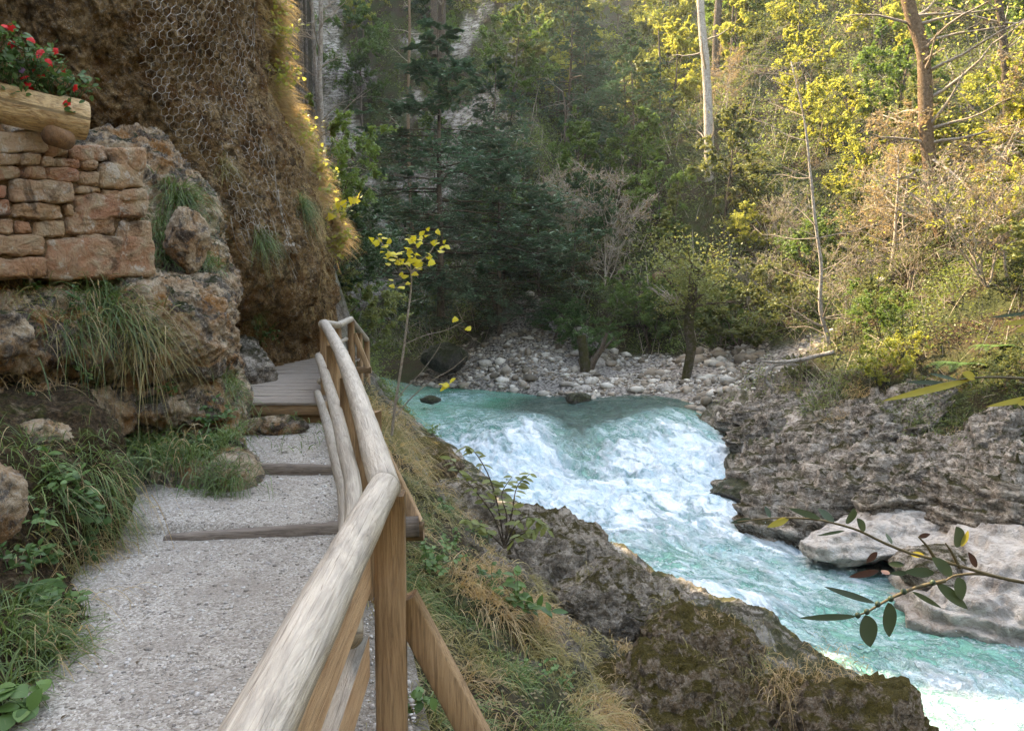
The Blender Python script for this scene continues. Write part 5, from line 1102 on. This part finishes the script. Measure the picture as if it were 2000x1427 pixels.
# ------------------------------------------------------------------ grass and plants near the path
rg = np.random.RandomState(77)
def tuft(c, nrm, label, n, L, W, droop, mat, spread=.12, group=None, name='grass_tuft', face=.7, cat='grass tuft', dirb=(0, 0, .5), dry=0.):
    c = np.asarray(c, float); nrm = np.asarray(nrm, float); mb = MB(); R_ = rg.normal(size=(n, 3)) * spread; R_ -= nrm * (R_ @ nrm)[:, None]
    D = rg.normal(size=(n, 3)) * .75 + nrm * face + np.array(dirb); D += R_ / spread * .35
    blades(mb, R_, D, L * rg.uniform(.45, 1.15, n), W * rg.uniform(.6, 1.3, n), droop * rg.uniform(.6, 1.25, n), rg, 6)
    o = mb.build(name, M[mat], smooth=False, loc=None); o.location = c; tag(o, label, cat, group)
    if dry:
        m2 = MB(); k = int(n * dry); R2 = rg.normal(size=(k, 3)) * spread; D2 = rg.normal(size=(k, 3)) * .5 + nrm * face; blades(m2, R2, D2, L * rg.uniform(.4, 1.1, k), W * .8, droop * 1.3, rg, 6); m2.build('dry_blades', M['drygrass'], o, smooth=False)
    return o
def lt(px, py, *a, grid=None, **k):
    c, n_ = on_grid(*(grid or (LP, LN)), px, py); return tuft(c, n_, *a, **k)
lt(352, 385, 'bright green hanging grass tuft at the upper right of the stone wall', 420, .50, .008, 1.0, 'grass', spread=.09)
lt(325, 455, 'dense green grass tuft beside the right edge of the stone wall', 380, .42, .008, 1.0, 'grass', spread=.10)
lt(335, 505, 'green grass tuft low beside the largest stone of the wall', 300, .34, .008, 1.0, 'grass', spread=.12)
lt(400, 512, 'small green grass tuft at the top right of the rock ledge', 220, .28, .007, 1.0, 'grass', spread=.09)
lt(205, 592, 'large green grass tuft hanging over the middle of the rock ledge', 400, .52, .010, 1.05, 'grass', spread=.14, dry=.08)
lt(285, 650, 'long yellow-green grass hanging beside the largest tuft on the ledge', 200, .56, .009, 1.1, 'strawgrass', spread=.12, dry=.15)
lt(140, 640, 'thin green grass left of the largest tuft on the ledge', 110, .40, .008, .9, 'grass', spread=.13, dry=.3)
lt(45, 575, 'sparse green and dry grass under the left end of the stone wall', 140, .30, .007, .8, 'strawgrass', spread=.22, dry=.3)
lt(300, 865, 'big tuft of broad pale green blades at the foot of the rock ledge', 420, .62, .013, 1.15, 'grass', spread=.16)
lt(245, 880, 'dark green grass tuft left of the broad pale one at the ledge foot', 240, .50, .011, 1.05, 'grass', spread=.12)
lt(365, 890, 'green grass tuft between the broad pale one and the path corner', 340, .45, .009, 1.1, 'grass', spread=.14, dry=.2)
lt(432, 860, 'bushy green grass at the corner of the rock ledge next to the path', 480, .34, .007, .9, 'grass', spread=.13)
lt(440, 930, 'low green grass at the foot of the ledge corner by the timber riser', 420, .26, .007, .9, 'grass', spread=.12)
lt(452, 750, 'thin green grass on the ledge corner beside the boardwalk', 260, .26, .006, .9, 'grass', spread=.12)
lt(90, 760, 'dry straw grass in the brown hollow of the rock ledge', 150, .34, .006, .9, 'drygrass', spread=.2)
for px, py, n, L, lb, mt in ((594, 402, 300, .42, 'small bright green tuft hanging near the golden cliff edge', 'grass'), (515, 468, 240, .38, 'green grass tuft hanging from the cliff below the netting', 'grass'), (440, 330, 120, .3, 'faint green tuft caught behind the wire netting', 'strawgrass'), (505, 620, 90, .2, 'small dark green tuft on the lower cliff above the boardwalk', 'grass')):
    lt(px, py, lb, n, L, .007, 1.1, mt, grid=(CP, CN), spread=.07)
bk = (BP, BN)
for px, py, n, L, W_, dr, mt, lb in ((40, 1215, 320, .34, .007, .7, 'grass', 'green grass in the middle of the near bank at the left edge'), (60, 1300, 420, .32, .007, .8, 'grass', 'long green grass at the lower left of the near bank'), (120, 1265, 420, .30, .006, .8, 'grass', 'pale green grass fringe overhanging the gravel at the lower left'),
        (160, 1210, 260, .26, .006, .8, 'grass', 'short green grass where the near bank meets the path'), (185, 1085, 240, .42, .006, 1.2, 'drygrass', 'brown dry grass curtain hanging over the near bank edge'), (160, 1120, 180, .36, .006, 1.2, 'strawgrass', 'mixed straw grass hanging behind the dry curtain'),
        (110, 960, 240, .34, .008, .7, 'grass', 'green grass above the rough brown rock at the left'), (170, 900, 260, .36, .007, .8, 'grass', 'long green blades arching from the top of the near bank'), (60, 880, 200, .28, .006, .6, 'grass', 'short grass on top of the near bank beside the ledge'),
        (85, 1060, 160, .26, .006, .8, 'strawgrass', 'thin grass in the dark hollow of the near bank'), (30, 1370, 260, .26, .006, .7, 'grass', 'grass at the lower left corner of the picture'), (200, 1010, 150, .26, .006, .9, 'grass', 'thin green grass at the edge of the near bank by the path'), (222, 950, 260, .32, .007, 1., 'grass', 'green grass hanging over the upper corner of the near bank'), (218, 1050, 240, .26, .006, 1.1, 'strawgrass', 'straw grass fringe at the gravel edge below the upper bank corner'), (205, 1150, 260, .24, .006, 1., 'grass', 'green fringe at the gravel edge in the middle of the near bank'), (165, 1290, 260, .22, .006, 1., 'strawgrass', 'mixed fringe at the gravel edge at the lower left')):
    lt(px, py, lb, int(n * .62), L, W_, dr, mt, grid=bk, spread=.10, face=.55, dry=.15)
def plant(c, nrm, label, nst, h, lL, lW, name='leafy_plant', mat='l_plant', lobed=False, group=None, per=5, droop=.2, cat='plant'):
    c = np.asarray(c, float); t = thing(name, label, cat, c, group); sm, lm = MB(), MB(); nrm = np.asarray(nrm)
    for k in range(nst):
        d = nrm * .6 + rg.normal(size=3) * .55 + np.array([0, -.1, .5]); d /= np.linalg.norm(d); b0 = rg.normal(size=3) * .035; L = h * rg.uniform(.5, 1.15)
        q = np.linspace(0, 1, 6)[:, None]; pts = b0 + d * L * q + np.array([0, 0, -1.]) * L * droop * q ** 2; tube(sm, pts, .0022, 4, False)
        for j in range(per):
            g = .35 + .65 * (j + rg.rand()) / per; e = np.array([np.interp(g, q[:, 0], pts[:, m]) for m in range(3)]); dd_ = d * .4 + rg.normal(size=3) * .8; dd_[2] *= .5
            up_ = np.array([0, -.45, 1.]) + nrm * .4 + rg.normal(size=3) * .3
            if lobed: maple(lm, e, dd_, up_, lL * rg.uniform(.6, 1.15), rg.rand())
            else: bigleaf(lm, e, dd_, up_, lL * rg.uniform(.6, 1.2), lW * rg.uniform(.7, 1.2), rg.rand(), .2, .2, 5)
    sm.build('stems', M['l_plant'], t); lm.build('leaves', M[mat], t, smooth=False); return t
for px, py, n, h, a, b_, lb, kw in ((95, 935, 9, .22, .075, .035, 'plant with long oval leaves above the rough brown rock', {}), (150, 1000, 12, .22, .06, .05, 'lobed green leaves trailing over the top of the near bank', dict(lobed=True)), (155, 1070, 8, .16, .055, .03, 'pale pointed leaves hanging from the near bank edge', {}),
        (80, 1185, 16, .12, .042, .042, 'round leaved ground plant in the middle of the near bank', {}), (120, 1175, 14, .12, .04, .04, 'cluster of round leaves beside the dry grass curtain', {}), (45, 1180, 12, .10, .036, .036, 'small round leaves at the mossy part of the near bank', {}),
        (15, 1395, 8, .14, .075, .065, 'large round green leaves in the lower left corner', {}), (30, 1110, 10, .16, .05, .03, 'small leafy plant against the left edge below the brown rock', {}), (185, 1135, 8, .16, .06, .022, 'narrow leaved plant at the edge of the near bank', {}), (70, 1020, 8, .16, .05, .035, 'grey-green leaves between the brown rock and the hanging grass', {}), (95, 1100, 10, .12, .045, .03, 'ivy-like leaves on the dark hollow of the near bank', dict(lobed=True))):
    c, n_ = on_grid(BP, BN, px, py); plant(c, n_, lb, n, h, a, b_, **kw)
for px, py, n, h, a, b_, lb, kw in ((25, 815, 12, .24, .07, .05, 'bright green leaves on the ledge foot at the left edge', dict(lobed=True)), (85, 835, 9, .22, .07, .05, 'broad leaved plant beside the small grey rock', {}), (200, 920, 14, .20, .06, .05, 'dark green round leaves under the ledge left of the big tuft', {}), (240, 950, 12, .18, .055, .045, 'low dark leaves in the shade of the ledge foot', {}),
        (418, 815, 12, .26, .06, .035, 'light green leafy plant at the ledge corner above the path', {}), (408, 870, 10, .2, .05, .04, 'leafy green plant beside the corner grass', {}), (325, 762, 10, .12, .04, .035, 'small green leaves growing on the mossy shelf of the ledge', {}), (145, 600, 8, .18, .05, .03, 'small leafy plant under the stone wall', {}), (55, 570, 8, .18, .05, .03, 'dark leaves under the left part of the stone wall', {}), (160, 720, 5, .12, .05, .03, 'tiny pale plant on the brown hollow of the ledge', {}), (370, 960, 9, .14, .04, .03, 'small plants at the gravel edge under the ledge', {})):
    c, n_ = on_grid(LP, LN, px, py); plant(c, n_, lb, n, h, a, b_, **kw)
c, n_ = on_grid(CP, CN, 515, 655); plant(c, n_, 'dark small-leaved plant at the cliff foot above the grey slab', 14, .3, .05, .03)

# golden dry grass along the outer edge of the cliff, and the brown mat below it
i_lo, i_hi = .80, 1.03
def cliff_blades(n, u0, u1, py0, py1, L, W_, droop, mat, name, label, face=.8, nl=0):
    mb = MB(); R_, Nn = [], []
    u = rg.uniform(u0, u1, n); v = rg.rand(n); i = (v * 619).astype(int); j = np.clip((u * COLS * 619).astype(int), 0, 619); ok = (RPY[i, j] > py0) & (RPY[i, j] < py1)
    clump = fbm(CP[i, j], 1.6, 3); ok &= clump > -.08 + .25 * rg.rand(n); i, j = i[ok], j[ok]; R_, Nn = CP[i, j], CN[i, j]; m = len(i)
    D = Nn * face + rg.normal(size=(m, 3)) * .6 + np.array([.15, -.05, .30]); blades(mb, R_, D, L * rg.uniform(.4, 1.2, m), W_, droop * rg.uniform(.5, 1.3, m), rg, 5)
    return tag(mb.build(name, M[mat], smooth=False), label, kind='stuff'), R_, Nn
_, RR, NN = cliff_blades(46000, .955, 1.10, -120, 520, .34, .009, .75, 'drygrass', 'golden_grass', 'golden dry grass glowing along the outer edge of the cliff', face=.9)
cliff_blades(13000, .86, .985, 150, 620, .26, .007, 1.4, 'drygrass', 'brown_hanging_grass', 'mat of brown dry grass hanging on the cliff beside the netting', face=.25)
rgl = np.random.RandomState(5)
mb = MB(); m_ = len(RR); pick = rg.randint(0, m_, 3800); D = NN[pick] * .5 + rg.normal(size=(3800, 3)) * .3 + np.array([.75, -.1, .25]); blades(mb, RR[pick], D, .22 + .42 * rg.rand(3800), .010, .35 + .4 * rg.rand(3800), rg, 5)
tag(mb.build('wispy_grass', M['drygrass'], smooth=False), 'wispy pale grass stalks sticking out from the cliff edge', kind='stuff')
for k, (a, b_, lb) in enumerate([(60, 110, 'sparse yellow-leaved shrub on the cliff edge just under the topmost one'), (150, 190, 'small bright yellow shrub on the cliff edge level with the flowers'), (320, 350, 'golden-leaved shrub on the cliff edge between two yellow shrubs level with the stone wall'), (480, 520, 'lowest yellow-leaved shrub on the cliff edge above the far railing'), (-40, 130, 'small yellow-leaved shrub on the cliff edge at the top of the picture'), (230, 300, 'yellow-leaved shrub on the cliff edge level with the stone wall top'), (370, 440, 'bright yellow leaves reaching out from the lower cliff edge')]):
    idx = np.where((proj(RR)[1] > a) & (proj(RR)[1] < b_))[0]; c = RR[idx[len(idx) // 2]]; t = thing('cliff_shrub', lb, 'shrub', c); lm, sm = MB(), MB()
    for q in range(24):
        b0 = RR[idx[rgl.randint(len(idx))]] - c; d = np.array([.55, -.1, .3]) + rgl.normal(size=3) * .3; L = rgl.uniform(.25, .6); q_ = np.linspace(0, 1, 5)[:, None]; tube(sm, b0 + d * L * q_ + np.array([0, 0, -.2]) * L * q_ ** 2, .004, 4, False)
        for j in range(9): maple(lm, b0 + d * L * rgl.uniform(.4, 1.05) + rgl.normal(size=3) * .04, rgl.normal(size=3), np.array([0, -.5, 1]) + rgl.normal(size=3) * .5, rgl.uniform(.05, .09), rgl.rand())
    sm.build('stems', M['twig'], t); lm.build('leaves', M['l_yellow'], t, smooth=False)
t = thing('yellow_leaf_twig', 'twig with a few bright yellow leaves jutting right from the cliff edge', 'twig', P(655, 415, 14.)); L0 = np.array(t.location); lm, sm = MB(), MB(); tube(sm, curve_pts([P(625, 430, 14.) - L0, P(655, 410, 14) - L0, P(702, 380, 14) - L0], 8), .008, 4, False); sm.build('stem', M['twig'], t)
for px, py in ((702, 378), (688, 390), (668, 392), (690, 395), (655, 405), (640, 420), (650, 428)): maple(lm, P(px, py, 13.95) - L0, rgl.normal(size=3), np.array([0, -1, .5]), .16, rgl.rand())
lm.build('leaves', M['l_bright'], t, smooth=False)

for px, py, Y, lb, mt in ((1390, 1232, 6.7, 'brown grass on the crest of the mossy hump', 'drygrass'), (1455, 1262, 6.7, 'mixed grass on the river side of the mossy hump', 'strawgrass'), (1325, 1215, 6.9, 'grass on the left shoulder of the mossy hump', 'strawgrass'), (1640, 1322, 6.0, 'brown grass on the dark rugged rock by the foam', 'drygrass'), (1250, 1325, 5.5, 'straw grass hanging over the dark hollow rock', 'drygrass'), (1190, 1150, 7.4, 'grass on the mossy top of the grey and white rock', 'strawgrass'), (1540, 1330, 6.0, 'thin dry grass between the hump and the dark rugged rock', 'drygrass'), (1380, 1330, 5.5, 'dry grass trailing down the dark hollow rock', 'strawgrass')):
    tuft(P(px, py, Y), (.2, -.5, .8), lb, 260, .26, .0055, 1.2, mt, spread=.13)
# bank between railing and river: grass tufts, low plants, litter
n_t = 0; spots = []
for k in range(900):
    y = rg.uniform(2.2, 9.5); f_ = float(np.interp(y, FL[:, 1], FL[:, 0])); x = f_ + .12 + 2.9 * rg.rand() ** 1.5
    if any((x - a) ** 2 + (y - b_) ** 2 < (.24 if y < 5.5 else .36) ** 2 for a, b_ in spots): continue
    h = height(np.array([x]), np.array([y])); dLq = -pdist(np.array([x]), np.array([y]), LB)[0]
    if dLq < .9: continue
    spots.append((x, y)); px, py = proj(np.array([x, y, h[0]])); u = rg.rand(); near = x - f_ < 1.3
    mt, lb = (('grass', 'green grass tuft'), ('strawgrass', 'straw-coloured mixed grass tuft'), ('drygrass', 'dry brown grass tuft'))[(0 if u < .40 else 1 if u < .78 else 2) if near else (1 if u < .45 else 2)]
    wh = 'on the bank just below the near railing post' if py > 1150 and px < 1050 else 'on the mossy rocks by the bottom edge' if py > 1150 else 'on the slope between the railing and the river'
    tuft((x, y, h[0] - .02), (.45, -.1, .85), lb + ' ' + wh, 260 if y < 6 else 150, rg.uniform(.22, .42) * (1 if near else .7), .0055 if y < 5 else .007, rg.uniform(.7, 1.3), mt, spread=.09, group=lb + 's ' + wh, dirb=(.25, -.15, .35)); n_t += 1
    if len(spots) > 150: break
for k, (px, py, lb, n, h, a, b_) in enumerate(((835, 1110, 'leafy green plants just right of the near post', 14, .22, .05, .035), (880, 1080, 'small leafy herb below the foot timber', 14, .22, .045, .03), (1000, 1180, 'broad green leaves in the middle of the bank grass', 7, .32, .09, .05), (1010, 1200, 'large dark green hanging leaf beside lighter ones on the bank', 4, .26, .11, .06), (930, 1050, 'light green herb under the leafy shrub', 12, .2, .045, .03), (800, 1400, 'green leaves at the bottom behind the brace', 8, .16, .05, .04),
        (950, 1150, 'three-leaved herb among the bank grass', 10, .24, .06, .035), (1040, 1330, 'small green herb over the dark rock hollow', 8, .2, .04, .025), (860, 1000, 'low green plants above the foot timber', 12, .18, .05, .03), (1110, 1350, 'light green sprout at the edge of the dark hollow', 7, .16, .04, .022), (1485, 1300, 'tiny green plant on the mossy hump by the rapids', 6, .14, .035, .02), (1335, 1370, 'small green sprig on the dark rock', 5, .14, .035, .02), (845, 850, 'light green herb on the bank by the green pool', 14, .4, .09, .05))):
    q = hit(px, py, 2.2, 30); plant(q, (.4, -.3, .8), lb, n, h * 1.0, a, b_)
mb = MB(); n = 26000; Y = 1.6 + 15 * rg.rand(n) ** 1.6; X = np.interp(Y, FL[:, 1], FL[:, 0]) + .05 + 4.2 * rg.rand(n) ** 1.3; h_ = height(X, Y); dLq = -pdist(X, Y, LB); ok = (dLq > .5) & (fbm(xyz(X, Y), 1.3, 3) > -.1 + .2 * rg.rand(n)); X, Y, h_ = X[ok], Y[ok], h_[ok]; m = len(X)
blades(mb, np.stack([X, Y, h_ - .01], -1), rg.normal(size=(m, 3)) * .7 + np.array([.35, -.1, .75]), .06 + .16 * rg.rand(m), .0012 * (Y + 1.5), .5 + .6 * rg.rand(m), rg, 4)
tag(mb.build('bank_grass', M['strawgrass'], smooth=False), 'short mixed grass covering the bank below the railing', kind='stuff')
mb = MB(); n = 9000; Y = 1.6 + 9 * rg.rand(n); X = np.interp(Y, FL[:, 1], FL[:, 0]) + .05 + 3.4 * rg.rand(n) ** 1.2; h_ = height(X, Y); leafq(mb, np.stack([X, Y, h_ + .012], -1), .02 + .02 * rg.rand(n), rg, 2.2)
tag(mb.build('leaf_litter', M['l_brown'], smooth=False), 'brown fallen leaves lying on the bank below the railing', kind='stuff')
# sunlit dry grass at the far end of the railing, and grass on right bank rocks
for k, (px, py, Y, n, L, mt, lb) in enumerate(((735, 700, 12.5, 700, .75, 'drygrass', 'big tuft of golden dry grass right of the far railing end'), (748, 745, 11.5, 500, .6, 'strawgrass', 'yellow-green grass tuft below the golden one by the far railing'), (765, 790, 10.5, 420, .5, 'strawgrass', 'mixed grass tuft at the foot of the yellow maple sapling'), (790, 850, 9., 420, .42, 'drygrass', 'brown dry grass tuft below the maple sapling'), (640, 800, 7.2, 260, .30, 'grass', 'green grass behind the lower rails beside the stone step'))):
    c = P(px, py, Y); c[2] = hgt(c[0], c[1]) - .03 if abs(hgt(c[0], c[1]) - c[2]) < 1.2 else c[2]; tuft(c, (.5, -.3, .7), lb, n, L, .010, 1., mt, spread=.28, dirb=(.3, -.2, .5))
for px, py, lb in ((1650, 835, 'brown dry grass clump on the slanting right bank rock'), (1905, 1000 - 60, 'brown grass clump on the rocks near the right edge'), (1700, 770, 'brown grass hanging over the upper right rock slab'), (1560, 770, 'reddish dry grass beneath the driftwood'), (1880, 870, 'dry grass clump above the cracked white rock')):
    q = hit(px, py, 9, 40); tuft(q, (-.4, -.5, .7), lb, 420, .55, .011, 1.2, 'drygrass' if px != 1560 else 'strawgrass', spread=.22)

# maple sapling with yellow leaves
def sapling():
    Yb = 9.2; t = thing('maple_sapling', 'slender maple sapling with bright yellow leaves beyond the railing', 'sapling', P(765, 845, Yb)); L0 = np.array(t.location); sm, lm = MB(), MB()
    def S(pix, r0, r1, dy=0.):
        c = curve_pts(P(np.array(pix)[:, 0], np.array(pix)[:, 1], Yb + dy), 18) - L0; tube(sm, c, np.linspace(r0, r1, 18), 6, False); return c
    S([(765, 850), (772, 790), (786, 700), (796, 620), (803, 560), (803, 530)], .020, .010)
    S([(803, 532), (790, 515), (770, 500), (750, 480), (735, 462)], .010, .004); S([(803, 532), (822, 510), (842, 490), (855, 462)], .011, .004); S([(803, 534), (815, 525), (835, 520)], .008, .003, -.2)
    S([(803, 532), (800, 505), (795, 480)], .008, .003, .2); S([(803, 560), (790, 552), (778, 560)], .007, .003); S([(800, 590), (815, 585), (828, 580)], .005, .002); S([(800, 640), (812, 632), (822, 628)], .005, .002)
    S([(770, 790), (790, 760), (820, 730), (850, 690), (862, 668)], .009, .003, .1); S([(775, 810), (800, 780), (840, 745), (880, 722), (912, 695)], .010, .003, -.1); S([(790, 672), (830, 655), (870, 645), (905, 628)], .008, .003)
    rl = np.random.RandomState(3)
    for (px, py, n) in ((745, 470, 8), (758, 490, 7), (775, 497, 4), (800, 470, 9), (815, 480, 7), (845, 462, 7), (852, 480, 5), (800, 500, 12), (780, 512, 6), (825, 515, 6), (835, 500, 6), (795, 520, 6), (778, 555, 5), (900, 628, 2), (862, 742, 3), (876, 738, 2), (870, 748, 1)):
        for q in range(n):
            c = P(px + rl.normal() * 10, py + rl.normal() * 7, Yb + rl.normal() * .12) - L0; maple(lm, c, np.array([rl.normal(), -.4, rl.normal() * .4 - .2]), np.array([0, -.6, 1]) + rl.normal(size=3) * .5, rl.uniform(.055, .10), rl.rand())
    sm.build('stem', M['twig'], t); lm.build('leaves', M['l_bright'], t, smooth=False)
sapling()
def bank_shrub():
    t = thing('leafy_shrub', 'young shrub with drooping green and yellowish leaves over the left river bank', 'shrub', P(985, 1065, 5.4)); L0 = np.array(t.location); sm, lm = MB(), MB(); rl = np.random.RandomState(6)
    for pix in ([(985, 1070), (975, 1000), (955, 930), (925, 880), (905, 872)], [(985, 1070), (1000, 1000), (1010, 950), (1035, 925)], [(985, 1070), (965, 1010), (930, 960), (900, 925), (882, 895)], [(985, 1070), (1010, 1020), (1040, 1010), (1070, 1035)], [(985, 1070), (990, 1010), (980, 965), (1000, 930)], [(985, 1070), (955, 1040), (930, 1020), (905, 1012)], [(985, 1070), (1015, 1045), (1050, 1030)]):
        c = curve_pts(P(np.array(pix)[:, 0], np.array(pix)[:, 1], 5.4 + rl.normal() * .12), 16) - L0; tube(sm, c, np.linspace(.007, .002, 16), 5, False)
        for k in range(5, 16):
            for sgn in (-1, 1):
                if rl.rand() < .22: continue
                d = (c[min(k + 1, 15)] - c[k - 1]); d /= np.linalg.norm(d); dd_ = d * .5 + np.array([sgn * .8, -.3, -.35]) + rl.normal(size=3) * .2; bigleaf(lm, c[k], dd_, np.array([0, -.55, 1]) + rl.normal(size=3) * .35, rl.uniform(.055, .10), rl.uniform(.026, .042), rl.rand(), .25, .15, 5)
    sm.build('stem', M['bark'], t); lm.build('leaves', M['l_olive'], t, smooth=False)
bank_shrub()

# willow twigs reaching into the picture from the right
WP = lambda cx, cy: (1300 + cx / 2.855, 927 + cy / 2.855)
def twig(name, label, stems, leaves, Y, mat='l_willow', buds=()):
    t = thing(name, label, 'branch', P(stems[0][0][0], stems[0][0][1], Y)); L0 = np.array(t.location)
    for st_, r0, r1, dy in [(s[0] if isinstance(s[0], list) else s, *([.0042, .0016, 0.])) for s in stems]:
        sm = MB(); c = curve_pts(P(np.array(st_)[:, 0], np.array(st_)[:, 1], Y), 26) - L0; tube(sm, c, np.linspace(r0, r1, 26), 7, True); sm.build('stem', M['twigdark'], t)
    rl = np.random.RandomState(len(leaves))
    for lf in leaves:
        (x0, y0), (x1, y1), w_, rr_ = lf[:4]; mt = lf[4] if len(lf) > 4 else mat; tw = lf[5] if len(lf) > 5 else .25
        a = P(x0, y0, Y) - L0; b_ = P(x1, y1, Y + rl.uniform(-.03, .03)) - L0; lm = MB(); L = np.linalg.norm(b_ - a); Wd_ = w_ / FPX * Y
        bigleaf(lm, a, b_ - a, np.array([tw, -1, .25]), L, Wd_, rr_, .04, .12, 14); lm.build('leaf', M[mt], t)
    if buds:
        sm = MB()
        for x, y in buds: V, T = ICO[2]; sm.add(V * np.array([.006, .006, .007]) + P(x, y, Y - .003) - L0, None, T)
        sm.build('buds', M['l_willow'], t)
def tmat():
    b = NB('willow_stem'); return b.fin(b.pbr(b.ramp(b.noise(30, 4), [(.3, (.05, .035, .018)), (.7, (.13, .10, .045))]), .6))
M['twigdark'] = tmat(); M['l_red'] = leaf_mat('withered_leaf', (.035, .012, .01), (.06, .025, .015), tfac=.08); M['l_gold'] = leaf_mat('golden_leaf', (.30, .25, .04), (.46, .38, .07), tfac=.2)
W2 = lambda *a: WP(*a)
twig('willow_branch', 'dark-leaved willow twig with two broad hanging leaves over the foaming water', [[W2(1560, 590), W2(1420, 620), W2(1330, 655), W2(1250, 690), W2(1180, 730), W2(1120, 765), W2(1060, 785)]],
     [(W2(1065, 788), W2(750, 800), 13, .2, 'l_willow', .2), (W2(1170, 715), W2(885, 622), 13, .1), (W2(1112, 780), W2(1148, 962), 44, .35), (W2(1240, 710), W2(1255, 908), 36, .5), (W2(1375, 650), W2(1550, 745), 11, .6), (W2(1510, 605), W2(1695, 750), 24, .8), (W2(1625, 570), W2(1660, 700), 32, .7)], 1.55,
     buds=[W2(1330, 650), W2(1255, 690), W2(1183, 720), W2(1122, 762), W2(1072, 782), W2(1490, 600)])
twig('willow_branch', 'long willow twig with pale upturned leaves in front of the undercut boulder', [[W2(2060, 610), W2(1900, 580), W2(1750, 540), W2(1560, 485), W2(1360, 435), W2(1200, 370), W2(1100, 320), W2(1000, 285), W2(860, 252), W2(700, 240), W2(540, 245), W2(400, 262)], [W2(1640, 520), W2(1600, 440), W2(1560, 380)], [W2(1880, 575), W2(1760, 552), W2(1620, 560), W2(1560, 590)], [W2(1500, 465), W2(1460, 400), W2(1410, 345)]],
     [(W2(1640, 400), W2(1625, 290), 34, .6), (W2(1650, 400), W2(1690, 310), 15, .8, 'l_gold'), (W2(940, 265), W2(850, 185), 16, .9), (W2(1020, 272), W2(1050, 190), 27, .95), (W2(1112, 312), W2(1070, 242), 18, .7), (W2(865, 245), W2(690, 185), 13, .95), (W2(690, 240), W2(568, 292), 14, .5, 'l_gold'), (W2(585, 238), W2(555, 172), 11, .8), (W2(1000, 310), W2(845, 340), 6, .9), (W2(480, 245), W2(360, 268), 9, .4),
      (W2(1190, 535), W2(1025, 570), 14, .3, 'l_red'), (W2(1250, 555), W2(1200, 530), 12, .3, 'l_red'), (W2(1500, 545), W2(1335, 540), 20, .5), (W2(1600, 560), W2(1490, 460), 26, .8), (W2(1735, 515), W2(1690, 430), 16, .2, 'l_red'), (W2(1440, 445), W2(1360, 442), 12, .6, 'l_gold'), (W2(1330, 500), W2(1240, 495), 12, .5), (W2(1260, 385), W2(1230, 320), 12, .5), (W2(1410, 345), W2(1480, 330), 10, .2, 'l_red'), (W2(1180, 430), W2(1120, 490), 14, .2, 'l_red'), (W2(1350, 545), W2(1250, 550), 10, .6)], 1.62)
twig('golden_leaf_branch', 'long narrow yellow-green leaves at the right edge above the fern', [[(2050, 742), (1960, 737), (1900, 738), (1830, 750)]], [((1900, 740), (1725, 783), 14, .8, 'l_gold'), ((1850, 748), (1770, 745), 9, .4), ((1905, 738), (1880, 728), 18, .5, 'l_gold'), ((1870, 742), (1815, 728), 8, .9), ((1830, 750), (1790, 775), 10, .7)], 1.9)
twig('golden_leaf_branch', 'yellow leaf tip at the right edge below the longer narrow leaves', [[(2050, 770), (2010, 776), (1995, 780)]], [((2040, 772), (1928, 794), 12, .9, 'l_gold'), ((2030, 775), (1990, 790), 16, .4, 'l_gold')], 1.9)
twig('golden_leaf_branch', 'pale and yellow leaf tips at the right edge level with the mossy trunk', [[(2050, 610), (2010, 612), (1990, 618)]], [((2030, 608), (1932, 620), 7, .9), ((2040, 622), (1955, 634), 12, .8, 'l_gold'), ((2030, 630), (1985, 648), 16, .6, 'l_gold')], 1.9)
def fern(c, label, nf, L):
    t = thing('fern', label, 'fern', c); mb = MB(); rl = np.random.RandomState(4)
    for k in range(nf):
        az = rl.uniform(2.6, 6.6); d = np.array([math.cos(az), math.sin(az) * .8, .45]); q = np.linspace(0, 1, 26)[:, None]; pts = d * L * q + np.array([0, 0, -.55]) * L * q ** 2; s = np.cross(d, [0, 0, 1]); s /= np.linalg.norm(s)
        tube(mb, pts, .004, 3, False)
        for i in range(3, 26):
            w_ = L * .26 * math.sin(math.pi * (i / 26) ** .7)
            for sg in (-1, 1): bigleaf(mb, pts[i], s * sg + d * .35, [0, -.3, 1], w_ + .01, .035 * L + .006, rl.rand(), .2, .1, 3)
    mb.build('fronds', M['l_plant'], t, smooth=False)
q = hit(1880, 735, 9, 60); fern(q + np.array([0, 0, .25]), 'green fern fronds arching on the right slope behind the yellow leaves', 9, .9)
q = hit(1940, 700, 9, 60); fern(q + np.array([0, 0, .25]), 'smaller fern near the right edge above the arching one', 6, .6)
c, n_ = on_grid(BP, BN, 60, 1140); fern(c, 'small fern on the near bank above the round leaves', 5, .18)

# ------------------------------------------------------------------ damp air in the gorge
def haze():
    b = NB('damp_air'); pv = b.n('ShaderNodeVolumePrincipled'); pv.inputs['Color'].default_value = (.9, .95, 1, 1); pv.inputs['Density'].default_value = .00035; pv.inputs['Anisotropy'].default_value = .35
    b.t.links.new(pv.outputs[0], b.out.inputs['Volume'])
    mb = MB(); x0, x1, y0, y1, z0, z1 = -245, 245, -245, 245, -9, 190
    mb.add([(x, y, z) for z in (z0, z1) for y in (y0, y1) for x in (x0, x1)], [(0, 2, 3, 1), (4, 5, 7, 6), (0, 1, 5, 4), (2, 6, 7, 3), (0, 4, 6, 2), (1, 3, 7, 5)])
    o = mb.build('haze', b.m, smooth=False); tag(o, 'thin pale haze hanging in the gorge', kind='stuff')
    SC.cycles.volume_bounces = 0; SC.cycles.volume_step_rate = 8; SC.cycles.volume_max_steps = 32
haze()
